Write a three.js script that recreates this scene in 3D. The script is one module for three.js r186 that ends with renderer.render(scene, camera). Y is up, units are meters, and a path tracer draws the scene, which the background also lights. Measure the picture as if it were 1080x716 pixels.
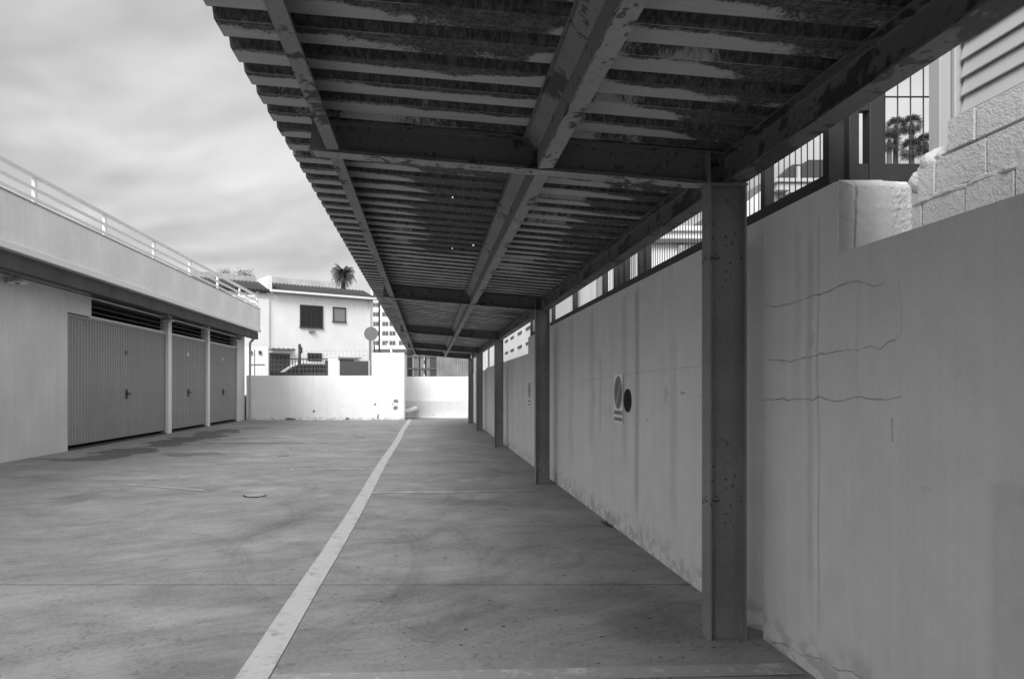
import * as THREE from 'three';
import { mergeGeometries } from 'three/addons/utils/BufferGeometryUtils.js';
import { RoundedBoxGeometry } from 'three/addons/geometries/RoundedBoxGeometry.js';

// ------------------------------------------------------------------ camera, sky, sun, exposure
const scene = new THREE.Scene();
const EYE = 1.235;
const camera = new THREE.PerspectiveCamera(52.87, 1080 / 716, 0.05, 1200);
camera.position.set(0, EYE, 0);
camera.lookAt(0, EYE, -10);
camera.setViewOffset(1080, 716, 88, -51, 1080, 716);       // shift lens: verticals stay vertical
camera.updateProjectionMatrix();

// seeded value noise
let seedState = 20240611;
const rnd = () => { seedState = (seedState + 0x6D2B79F5) | 0; let t = Math.imul(seedState ^ (seedState >>> 15), 1 | seedState); t = (t + Math.imul(t ^ (t >>> 7), 61 | t)) ^ t; return ((t ^ (t >>> 14)) >>> 0) / 4294967296; };
const TAB = new Float32Array(65536); for (let i = 0; i < 65536; i++) TAB[i] = rnd();
function vn(x, y) {
  const xi = Math.floor(x), yi = Math.floor(y); let fx = x - xi, fy = y - yi;
  fx = fx * fx * (3 - 2 * fx); fy = fy * fy * (3 - 2 * fy);
  const a = xi & 255, b = (xi + 1) & 255, c = (yi & 255) << 8, d = ((yi + 1) & 255) << 8;
  const p = TAB[a + c], q = TAB[a + d];
  const t = p + (TAB[b + c] - p) * fx, u = q + (TAB[b + d] - q) * fx;
  return t + (u - t) * fy;
}
function fbm(x, y, o = 4) { let s = 0, a = 0.5, n = 0; for (let i = 0; i < o; i++) { s += a * vn(x, y); n += a; x = x * 2.03 + 17.3; y = y * 2.03 + 41.7; a *= 0.5; } return s / n; }
const sm = (a, b, x) => { const t = Math.min(1, Math.max(0, (x - a) / (b - a))); return t * t * (3 - 2 * t); };
const mix = (a, b, t) => a + (b - a) * t;

const sunDir = new THREE.Vector3(-0.35, 0.64, 0.68).normalize();
{ // overcast sky: layered stratocumulus, a broad paler area round the veiled sun
  const W = 1024, H = 512, d = new Float32Array(W * H * 4);
  for (let j = 0; j < H; j++) {
    const el = ((j + 0.5) / H - 0.5) * Math.PI, sy = Math.sin(el), cy = Math.cos(el);
    for (let i = 0; i < W; i++) {
      const az = ((i + 0.5) / W - 0.5) * 2 * Math.PI, dx = Math.cos(az) * cy, dz = Math.sin(az) * cy;
      let L;
      if (sy > 0) {
        const k = 1 / (sy + 0.16), px = dx * k, pz = dz * k;
        const wx = px + 0.7 * fbm(px * 0.9 + 3, pz * 0.9 + 8, 3), wz = pz + 0.7 * fbm(px * 0.9 + 31, pz * 0.9 + 2, 3);
        const c = fbm(wx * 0.8 + 9, wz * 1.5 + 4, 6), c2 = fbm(wx * 2.2 + 50, wz * 4.6 + 20, 6), c3 = fbm(wx * 9 + 5, wz * 16 + 60, 4);
        const s = Math.max(0, dx * sunDir.x + sy * sunDir.y + dz * sunDir.z);
        const glow = 0.55 * Math.pow(s, 2);
        L = 0.242 + 0.19 * (c - 0.5) + 0.17 * (c2 - 0.5) + 0.05 * (c3 - 0.5) + 0.02 * sm(0.5, 0.0, sy) + glow;
      } else L = 0.15;
      const o = (j * W + i) * 4; d[o] = d[o + 1] = d[o + 2] = L; d[o + 3] = 1;
    }
  }
  const t = new THREE.DataTexture(d, W, H, THREE.RGBAFormat, THREE.FloatType);
  t.mapping = THREE.EquirectangularReflectionMapping; t.magFilter = THREE.LinearFilter; t.minFilter = THREE.LinearFilter; t.wrapS = THREE.RepeatWrapping; t.needsUpdate = true;
  scene.background = t; scene.environment = t;
}
const sun = new THREE.DirectionalLight(0xffffff, 1.2);
sun.position.copy(sunDir).multiplyScalar(60); sun.target.position.set(0, 0, -10);
sun.position.add(sun.target.position);
sun.castShadow = true; sun.shadow.radius = 48; sun.shadow.mapSize.set(4096, 4096);
Object.assign(sun.shadow.camera, { left: -40, right: 40, top: 40, bottom: -40, near: 1, far: 160 });
scene.add(sun, sun.target);

const renderer = new THREE.WebGLRenderer({ antialias: true });
renderer.setSize(1024, 678);
renderer.toneMapping = THREE.LinearToneMapping;
renderer.toneMappingExposure = 2.5;
renderer.shadowMap.enabled = true;

// ------------------------------------------------------------------ helpers
const names = {};
function numbered(n) { const k = names[n] = (names[n] ?? -1) + 1; return k ? `${n}_${String(k).padStart(3, '0')}` : n; }
function tag(o, label, category, group) { Object.assign(o.userData, { label, category }); if (group) o.userData.group = group; return o; }
function thing(name, label, category, [x, y, z] = [0, 0, 0], group) {
  const o = new THREE.Group(); o.name = numbered(name); o.position.set(x, y, z); scene.add(o);
  return tag(o, label, category, group);
}
function structure(o) { o.userData.kind = 'structure'; return o; }
// world-metre uv by dominant face direction
function metreUV(g, s = 1, ox = 0, oy = 0) {
  if (g.index) g = g.toNonIndexed();
  const p = g.attributes.position, n = p.count, uv = new Float32Array(n * 2);
  const a = new THREE.Vector3(), b = new THREE.Vector3(), c = new THREE.Vector3();
  for (let i = 0; i < n; i += 3) {
    a.fromBufferAttribute(p, i); b.fromBufferAttribute(p, i + 1); c.fromBufferAttribute(p, i + 2);
    const nx = Math.abs((b.y - a.y) * (c.z - a.z) - (b.z - a.z) * (c.y - a.y)), ny = Math.abs((b.z - a.z) * (c.x - a.x) - (b.x - a.x) * (c.z - a.z)), nz = Math.abs((b.x - a.x) * (c.y - a.y) - (b.y - a.y) * (c.x - a.x));
    for (let k = 0; k < 3; k++) {
      const x = p.getX(i + k), y = p.getY(i + k), z = p.getZ(i + k);
      const u = nx >= ny && nx >= nz ? z : x, v = ny > nx && ny >= nz ? z : y;
      uv[(i + k) * 2] = u / s + ox; uv[(i + k) * 2 + 1] = v / s + oy;
    }
  }
  g.setAttribute('uv', new THREE.BufferAttribute(uv, 2)); g.deleteAttribute('uv1');
  return g;
}
// geometry given in world coordinates -> named mesh below parent (or the scene)
function add(name, geo, mat, parent = scene, { uv = true } = {}) {
  const g = uv ? metreUV(geo) : geo;
  let px = 0, py = 0, pz = 0; for (let o = parent; o && o !== scene; o = o.parent) { px += o.position.x; py += o.position.y; pz += o.position.z; }
  g.translate(-px, -py, -pz);
  const m = new THREE.Mesh(g, mat); m.name = parent === scene ? numbered(name) : name;
  m.castShadow = m.receiveShadow = true; parent.add(m); return m;
}
// shared geometry placed at a world point
function put(name, geo, mat, parent, x, y, z, ry = 0) {
  let px = 0, py = 0, pz = 0; for (let o = parent; o && o !== scene; o = o.parent) { px += o.position.x; py += o.position.y; pz += o.position.z; }
  const m = new THREE.Mesh(geo, mat); m.name = parent === scene ? numbered(name) : name; m.position.set(x - px, y - py, z - pz); m.rotation.y = ry;
  m.castShadow = m.receiveShadow = true; parent.add(m); return m;
}
const box = (x0, x1, y0, y1, z0, z1) => new THREE.BoxGeometry(x1 - x0, y1 - y0, z1 - z0).translate((x0 + x1) / 2, (y0 + y1) / 2, (z0 + z1) / 2);
const rbox = (x0, x1, y0, y1, z0, z1, r = 0.006, s = 2) => new RoundedBoxGeometry(x1 - x0, y1 - y0, z1 - z0, s, r).translate((x0 + x1) / 2, (y0 + y1) / 2, (z0 + z1) / 2);
function bar(ax, ay, az, bx, by, bz, r, seg = 8) {
  const a = new THREE.Vector3(ax, ay, az), b = new THREE.Vector3(bx, by, bz), d = b.clone().sub(a);
  const g = new THREE.CylinderGeometry(r, r, d.length(), seg);
  g.applyQuaternion(new THREE.Quaternion().setFromUnitVectors(new THREE.Vector3(0, 1, 0), d.clone().normalize()));
  return g.translate((ax + bx) / 2, (ay + by) / 2, (az + bz) / 2);
}
const merge = (list) => mergeGeometries(list.map((g) => { const q = g.index ? g.toNonIndexed() : g; q.deleteAttribute('uv1'); return q; }));

// textures: f(u, v) -> linear grey albedo, or height 0..1
const toS = (l) => l <= 0.0031308 ? l * 12.92 : 1.055 * Math.pow(l, 1 / 2.4) - 0.055;
const LUT = new Uint8Array(4097); for (let i = 0; i <= 4096; i++) LUT[i] = Math.round(255 * toS(i / 4096));
function grey(w, h, f, srgb = true) {
  const d = new Uint8Array(w * h * 4);
  for (let j = 0; j < h; j++) for (let i = 0; i < w; i++) {
    const v = Math.min(1, Math.max(0, f((i + 0.5) / w, (j + 0.5) / h))), o = (j * w + i) * 4;
    d[o] = d[o + 1] = d[o + 2] = srgb ? LUT[Math.round(v * 4096)] : Math.round(v * 255); d[o + 3] = 255;
  }
  const t = new THREE.DataTexture(d, w, h); t.magFilter = THREE.LinearFilter; t.minFilter = THREE.LinearMipmapLinearFilter; t.generateMipmaps = true;
  t.wrapS = t.wrapT = THREE.RepeatWrapping; if (srgb) t.colorSpace = THREE.SRGBColorSpace; t.needsUpdate = true; return t;
}
// tileable versions of noise for repeating textures
const tfbm = (u, v, n, o = 4, s = 0) => { let r = 0, a = 0.5, k = 0, f = n; for (let i = 0; i < o; i++) { r += a * tvn(u * f, v * f, f, s + i * 31); k += a; f *= 2; a *= 0.5; } return r / k; };
function tvn(x, y, P, s) {
  const xi = Math.floor(x), yi = Math.floor(y); let fx = x - xi, fy = y - yi; fx = fx * fx * (3 - 2 * fx); fy = fy * fy * (3 - 2 * fy);
  const w = (q) => ((q % P) + P) % P, A = (w(xi) + s * 7) & 255, B = (w(xi + 1) + s * 7) & 255, C = ((w(yi) + s * 13) & 255) << 8, D = ((w(yi + 1) + s * 13) & 255) << 8;
  const p = mix(TAB[A + C], TAB[B + C], fx), q = mix(TAB[A + D], TAB[B + D], fx); return mix(p, q, fy);
}
const grey3 = (v) => new THREE.Color().setRGB(v, v, v);
const flat = (v, rough = 0.8, extra = {}) => new THREE.MeshStandardMaterial({ color: grey3(v), roughness: rough, ...extra });
function rep(t, m) { const c = t.clone(); c.repeat.set(1 / m, 1 / m); c.needsUpdate = true; return c; }

// dark line work (cracks) drawn on a small grid mask: returns f(x,y) -> 0..1
function lineMask(x0, x1, y0, y1, w, h, lines) {
  const m = new Float32Array(w * h), sx = w / (x1 - x0), sy = h / (y1 - y0);
  for (const { pts, width = 0.004, a = 1, jag = 0.006, seed = 1 } of lines) {
    for (let i = 0; i + 1 < pts.length; i++) {
      const [ax, ay] = pts[i], [bx, by] = pts[i + 1], L = Math.hypot(bx - ax, by - ay), n = Math.max(2, Math.ceil(L * Math.max(sx, sy) * 2));
      for (let k = 0; k <= n; k++) {
        const t = k / n, fx = ax + (bx - ax) * t, fy = ay + (by - ay) * t;
        const X = fx + jag * 2 * (fbm(fx * 24 + seed * 9, fy * 24 + 5, 3) - 0.5), Y = fy + jag * 2 * (fbm(fx * 30 + seed * 3, fy * 30 + 77, 4) - 0.5);
        const r = width * (0.35 + 1.1 * vn(fx * 40 + seed, fy * 40)), s = a * (0.5 + 0.8 * vn(fx * 9 + seed * 5, fy * 9 + 3));
        const ci = (X - x0) * sx, cj = (Y - y0) * sy, ri = Math.max(0.7, r * sx), rj = Math.max(0.7, r * sy);
        for (let j = Math.floor(cj - rj); j <= cj + rj; j++) for (let ii = Math.floor(ci - ri); ii <= ci + ri; ii++) {
          if (ii < 0 || j < 0 || ii >= w || j >= h) continue;
          const q = 1 - Math.hypot((ii + 0.5 - ci) / ri, (j + 0.5 - cj) / rj); if (q > 0) m[j * w + ii] = Math.max(m[j * w + ii], Math.min(1, s * Math.min(1, q * 1.6)));
        }
      }
    }
  }
  return (x, y) => { const i = Math.floor((x - x0) * sx), j = Math.floor((y - y0) * sy); return i < 0 || j < 0 || i >= w || j >= h ? 0 : m[j * w + i]; };
}

// ------------------------------------------------------------------ materials
const M = {};
{ // painted steel, grey paint with rust blotches, runs and pinholes (tile of 1.2 m)
  const steel = (s, amount, base, sx = 1, sy = 1) => {
    const rust = (u0, v0) => { const u = u0 + 0.05 * (tfbm(u0, v0, 14, 3, s + 21) - 0.5), v = v0 + 0.05 * (tfbm(u0, v0, 14, 3, s + 27) - 0.5), n = tfbm(u, v, 12 * sx, 4, s), n2 = tvn(u * 10 * sx, v * 10 * sy, 10 * Math.max(sx, sy), s + 2), m = tfbm(u, v, 48, 3, s + 3), big = tfbm(u, v, 3, 3, s + 9); return n * 0.42 + n2 * 0.18 + m * 0.20 + big * 0.26; };
    const f = (u, v) => {
      const q = rust(u, v), m = tvn(u * 110, v * 110, 110, s + 4), big = tfbm(u, v, 4, 2, s + 19);
      const pit = sm(0.72, 0.80, tfbm(u, v, 56, 2, s + 8)) * sm(0.42, 0.58, big + amount);
      return mix(base * (0.84 + 0.16 * m + 0.3 * (big - 0.5)), 0.018 + 0.02 * m, Math.min(1, sm(0.585 - amount, 0.66 - amount, q) * 0.9 + pit * 0.8));
    };
    const t = grey(640, 640, f), b = grey(256, 256, (u, v) => 0.6 - 0.4 * sm(0.585 - amount, 0.66 - amount, rust(u, v)) + 0.2 * tfbm(u, v, 60, 2, s), false);
    return new THREE.MeshStandardMaterial({ map: rep(t, 1.2), bumpMap: rep(b, 1.2), bumpScale: 0.002, roughness: 0.62 });
  };
  M.column = steel(13, -0.10, 0.25);
  M.beam = steel(41, -0.01, 0.16);
  M.edgeBeam = steel(57, 0.03, 0.15, 1, 3);
  M.flaked = steel(91, 0.035, 0.36); M.flaked2 = steel(97, -0.04, 0.27);
  M.purlin = steel(79, -0.035, 0.21);
}
const plasterMaps = {};
function plaster(s, dirt) { // tile of 2 m, three strengths of soiling shared by all rendered walls
  const k = dirt < 0.09 ? 0.07 : dirt < 0.18 ? 0.12 : 0.35;
  return plasterMaps[k] ??= grey(1024, 1024, (u, v) => {
    const a = tfbm(u, v, 3, 5, 5), b = tfbm(u, v, 40, 3, 9), st = tvn(u * 40, v * 2, 40, 11) * 0.6 + tvn(u * 90, v * 3, 90, 12) * 0.4;
    return 0.85 * (1 - k * 1.6 * (a - 0.4) - k * 0.5 * (b - 0.5) - k * 0.8 * (st - 0.5));
  });
}
const plasterBump = grey(512, 512, (u, v) => 0.5 + 0.5 * (tfbm(u, v, 24, 4, 3) - 0.5) + 0.4 * (tfbm(u, v, 4, 3, 9) - 0.5), false);
const plasterMat = (base, s, dirt, bump = 0.006) => new THREE.MeshStandardMaterial({ color: grey3(base / 0.85), map: rep(plaster(s, dirt), 2), bumpMap: rep(plasterBump, 2), bumpScale: bump, roughness: 0.9 });
M.garageWall = plasterMat(0.66, 5, 0.10);
M.parapet = plasterMat(0.84, 15, 0.10);
M.whiteWall = plasterMat(0.80, 25, 0.06);
M.roughBlock = new THREE.MeshStandardMaterial({ color: grey3(0.54 / 0.85), map: rep(plaster(35, 0.14), 0.8), bumpMap: rep(grey(1024, 1024, (u, v) => 0.6 * tfbm(u, v, 28, 4, 44) + 0.4 * tfbm(u, v, 90, 2, 4), false), 0.5), bumpScale: 0.0045, roughness: 0.95 });
M.mortar = flat(0.30, 0.95);
M.whitePaint = flat(0.80, 0.55);
M.palePaint = flat(0.66, 0.6);
M.darkPaint = flat(0.045, 0.6);
M.fence = flat(0.035, 0.6);
M.fencePost = flat(0.03, 0.6);
M.blackHole = flat(0.012, 0.9);
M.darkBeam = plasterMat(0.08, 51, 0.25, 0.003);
M.door = new THREE.MeshStandardMaterial({ map: rep(grey(1024, 512, (u, v) => { const a = tfbm(u, v, 4, 5, 61), st = tvn(u * 60, v * 2, 60, 64); return 0.30 * (1 - 0.30 * (a - 0.5) - 0.16 * (st - 0.5) - 0.06 * tfbm(u, v, 80, 2, 3)); }), 3), roughness: 0.55 });
M.glass = new THREE.MeshPhysicalMaterial({ color: grey3(0.03), roughness: 0.08, metalness: 0 });
M.paleGlass = new THREE.MeshPhysicalMaterial({ color: grey3(0.25), roughness: 0.15 });
M.galv = flat(0.45, 0.5);

// ------------------------------------------------------------------ ground
const base = structure(add('ground', new THREE.PlaneGeometry(900, 900).rotateX(-Math.PI / 2).translate(0, -0.16, -250), flat(0.16, 0.95)));
const yard = structure(new THREE.Group()); yard.name = 'yard_floor'; scene.add(yard);
{
  // trowelled concrete with tyre arcs, worn patches, oil and damp stains; albedo at a place of the yard
  const arcs = []; for (let i = 0; i < 60; i++) arcs.push([-6 + 8 * rnd(), -3 - 11 * rnd(), 1.0 + 3.8 * rnd(), rnd() * 6.3, 0.35 + 0.8 * rnd(), 0.07 + 0.11 * rnd()]);
  for (const [rr, am] of [[3.22, 0.13], [3.31, 0.11], [3.40, 0.13], [3.75, 0.09], [3.86, 0.09]]) arcs.push([-3.42, -4.9, rr, 0.05, 0.62, am]);
  for (const [rr, am] of [[2.9, 0.1], [3.0, 0.09]]) arcs.push([-4.1, -7.0, rr, 0.35, 0.5, am]);
  const spots = []; for (let i = 0; i < 260; i++) spots.push([-7 + 8.6 * rnd(), -1.6 - Math.pow(rnd(), 1.6) * 18, 0.004 + 0.012 * rnd() * rnd() + 0.002, 0.35 + 0.5 * rnd()]);
  for (let i = 0; i < 330; i++) spots.push([-0.6 + 2.2 * rnd(), -2.4 - 3.6 * rnd(), 0.004 + 0.013 * rnd() * rnd(), 0.45 + 0.5 * rnd()]);
  function albedo(x, z, oilNear) {
    const wx = x + 0.5 * fbm(x * 0.7 + 5, z * 0.7, 2), wz = z + 0.5 * fbm(x * 0.7 + 90, z * 0.7 + 30, 2);
    const big = fbm(wx * 0.5 + 3, wz * 0.42 + 8, 4), mid = fbm(wx * 1.7 + 11, wz * 2.6 + 2, 5);
    const th = -0.75 + 0.9 * (big - 0.5), ca = Math.cos(th), sa = Math.sin(th), sx = wx * ca + wz * sa, sz = -wx * sa + wz * ca;
    const streak = fbm(sx * 1.1 + 40, sz * 9 + 7, 4), fine = fbm(sx * 9, sz * 60 + 3, 2), grain = vn(x * 170, z * 170) * 0.5 + vn(x * 70 + 9, z * 70) * 0.5;
    const mott = fbm(wx * 5.5 + 31, wz * 7 + 12, 5);
    let g = 0.212 * (1 - 0.24 * (big - 0.5) - 0.50 * (mid - 0.5) - 0.24 * (mott - 0.5) - 0.40 * (streak - 0.5) - 0.20 * (fine - 0.5) - 0.34 * (grain - 0.5)) * (1 - 0.25 * sm(0.74, 0.86, vn(x * 52 + 3, z * 52) ) * sm(0.45, 0.6, mott));
    const pale = sm(0.56, 0.66, fbm(wx * 1.1 + 70, wz * 2.0 + 14, 5)); g *= 1 + 0.13 * pale;
    return g;
  }
  const marks = (x, z) => {
    let k = 1;
    for (const [cx, cz, r, a0, span, a] of arcs) {
      const dx = x - cx, dz = z - cz, q = Math.hypot(dx, dz), e = Math.abs(q - r); if (e > 0.12) continue;
      let t = Math.atan2(dz, dx) - a0; t = Math.abs(Math.atan2(Math.sin(t), Math.cos(t))); if (t > span) continue;
      const tread = 0.4 + 0.6 * sm(0.35, 0.65, vn(q * 46 + cx, t * 2)) ;
      k *= 1 - a * sm(0.12, 0.07, e) * sm(span, span * 0.4, t) * tread * (0.3 + 1.0 * fbm(x * 3 + cx, z * 3, 3));
    }
    return k;
  };
  // damp, blotchy dirt in front of the garage doors and some smaller stains
  const blotch = (x, z) => {
    const n = fbm(x * 2.6 + 4, z * 1.9 + 9, 6);
    let s = 0;
    const lob = (cx, cz, rx, rz, a, edge = 0.22) => { const q = Math.hypot((x - cx) / rx, (z - cz) / rz) + 1.7 * (n - 0.5); s = Math.max(s, a * sm(1, 1 - edge, q)); };
    lob(-5.85, -12.9, 0.55, 1.5, 0.58); lob(-5.75, -15.8, 0.6, 2.2, 0.64); lob(-5.85, -19.0, 0.55, 2.6, 0.58); lob(-4.3, -12.7, 0.75, 0.4, 0.42); lob(-3.9, -15.2, 1.2, 0.28, 0.42); lob(-5.4, -21.0, 0.5, 0.8, 0.35); lob(-6.6, -11.9, 1.2, 0.16, 0.4);
    lob(-3.9, -8.0, 0.45, 0.7, 0.26, 0.6); lob(-4.6, -6.9, 0.8, 0.3, 0.16, 0.8); lob(-1.0, -3.0, 0.35, 0.22, 0.30, 0.7); lob(-1.3, -6.6, 0.5, 0.9, 0.16, 0.8); lob(0.45, -7.3, 0.9, 0.16, 0.16, 0.7); lob(1.1, -3.55, 0.35, 0.35, 0.30, 0.8);
    lob(0.1, -11.2, 0.8, 0.4, 0.18, 0.8); lob(0.9, -3.9, 0.8, 0.5, 0.14, 0.9); lob(0.2, -4.0, 0.5, 0.8, 0.14, 0.9);
    return 1 - s * (0.75 + 0.5 * vn(x * 30, z * 30));
  };
  const speckle = (list) => { // spots looked up through a coarse grid
    const grid = new Map(), key = (a, b) => a * 4096 + b;
    for (const p of list) for (let a = Math.floor((p[0] - 0.03) * 5); a <= Math.floor((p[0] + 0.03) * 5); a++) for (let b = Math.floor((p[1] - 0.03) * 5); b <= Math.floor((p[1] + 0.03) * 5); b++) { const k = key(a, b); if (!grid.has(k)) grid.set(k, []); grid.get(k).push(p); }
    return (x, z) => { let k = 1; const near = grid.get(key(Math.floor(x * 5), Math.floor(z * 5))); if (!near) return 1; for (const [cx, cz, r, a] of near) { const q = Math.hypot(x - cx, z - cz) / r + 0.6 * (vn(x * 120, z * 120) - 0.5); if (q < 1) k *= 1 - a * sm(1, 0.5, q); } return k; };
  };
  const X0 = -16, X1 = 1.80;
  add('joint_filler', box(X0, X1, -0.15, -0.003, -4.2989, -4.2811), flat(0.02, 0.9), yard);
  const slabs = [[9.5, -4.281, 2048, 1024, -4.4], [-4.299, -9.4, 1536, 1024, -6], [-9.408, -16.5, 1024, 768, -8], [-16.508, -27.9, 1024, 512, -8]];
  slabs.forEach(([za, zb, w, h, xl], k) => {
    const near = speckle(spots.filter((s) => s[1] < za + 0.05 && s[1] > zb - 0.05));
    const xr = X1, ztop = k === 0 ? -1.4 : za, far = k > 1;
    const f = (u, v) => { const x = mix(xl, xr, u), z = mix(ztop, zb, v); return albedo(x, z) * marks(x, z) * blotch(x, z) * (far ? 1 : near(x, z)); };
    const map = grey(w, h, f); map.wrapS = map.wrapT = THREE.MirroredRepeatWrapping;
    const bmp = k < 2 ? grey(1024, 1024, (u, v) => { const x = mix(xl, xr, u), z = mix(ztop, zb, v); return 0.5 + 0.35 * (fbm(x * 30, z * 30, 3) - 0.5) + 0.25 * (vn(x * 110, z * 110) - 0.5); }, false) : null;
    const m = new THREE.MeshStandardMaterial({ map, roughness: 0.82 }); if (bmp) { bmp.wrapS = bmp.wrapT = THREE.MirroredRepeatWrapping; m.bumpMap = bmp; m.bumpScale = 0.004; }
    const g = metreUV(rbox(X0, X1, -0.15, 0, zb, za, 0.004, 1)), p = g.attributes.position, uv = g.attributes.uv;
    for (let i = 0; i < p.count; i++) uv.setXY(i, (p.getX(i) - xl) / (xr - xl), (p.getZ(i) - ztop) / (zb - ztop));
    add('concrete_slab', g, m, yard, { uv: false });
  });
}
// painted bay lines, worn
{
  const worn = (s, amount) => new THREE.MeshStandardMaterial({
    map: rep(grey(512, 512, (u, v) => { const w = sm(0.50 - amount, 0.72 - amount, tfbm(u, v, 10, 5, s) * 0.7 + tfbm(u, v, 50, 2, s + 2) * 0.3); return mix(0.43, 0.23, w * 0.8) * (0.94 + 0.12 * tfbm(u, v, 60, 2, s + 7)); }), 1.1), roughness: 0.7 });
  const strip = (pts, w) => { // pts in x,z
    const s = new THREE.Shape(), n = pts.length, nx = (i) => { const a = pts[Math.max(0, i - 1)], b = pts[Math.min(n - 1, i + 1)], l = Math.hypot(b[0] - a[0], b[1] - a[1]); return [-(b[1] - a[1]) / l * w / 2, (b[0] - a[0]) / l * w / 2]; };
    const L = pts.map((p, i) => { const q = nx(i); return [p[0] + q[0], -(p[1] + q[1])]; }), R = pts.map((p, i) => { const q = nx(i); return [p[0] - q[0], -(p[1] - q[1])]; }).reverse();
    [...L, ...R].forEach(([x, y], i) => i ? s.lineTo(x, y) : s.moveTo(x, y));
    return new THREE.ShapeGeometry(s).rotateX(-Math.PI / 2).translate(0, 0.004, 0);
  };
  const long = []; for (let i = 0; i <= 40; i++) { const z = -1.2 - i * 0.65; long.push([-0.742 + 0.012 * Math.sin(z * 0.7) + 0.006 * (vn(z * 3, 4) - 0.5), z]); }
  const line = structure(add('painted_line', strip(long, 0.142), worn(101, -0.06)));
  structure(add('painted_line', strip([[-0.668, -2.872], [0.5, -2.935], [1.62, -2.995]], 0.12), worn(111, 0.2)));
  structure(add('painted_line', strip([[-0.668, -8.02], [0.3, -8.08]], 0.10), worn(121, 0.08)));
  structure(add('painted_line', strip([[0.304, -8.08], [1.3, -8.2]], 0.09), worn(131, 0.24)));
  structure(add('painted_line', strip([[-2.1, -10.35], [-0.82, -10.35]], 0.09), worn(141, 0.20)));
  structure(add('painted_line', strip([[-3.9, -8.75], [-2.7, -8.2]], 0.09), worn(151, 0.22)));
}
// the higher street and plots behind the yard walls
structure(add('street', box(-300, -1.11, -0.15, 0.9, -28.29, -26.46), flat(0.20, 0.9)));
structure(add('street', box(-300, 300, -0.15, 0.9, -900, -28.3), flat(0.20, 0.9)));
structure(add('neighbour_ground', box(1.96, 120, -0.15, 0.9, -28.29, 12), flat(0.24, 0.9)));

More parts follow.
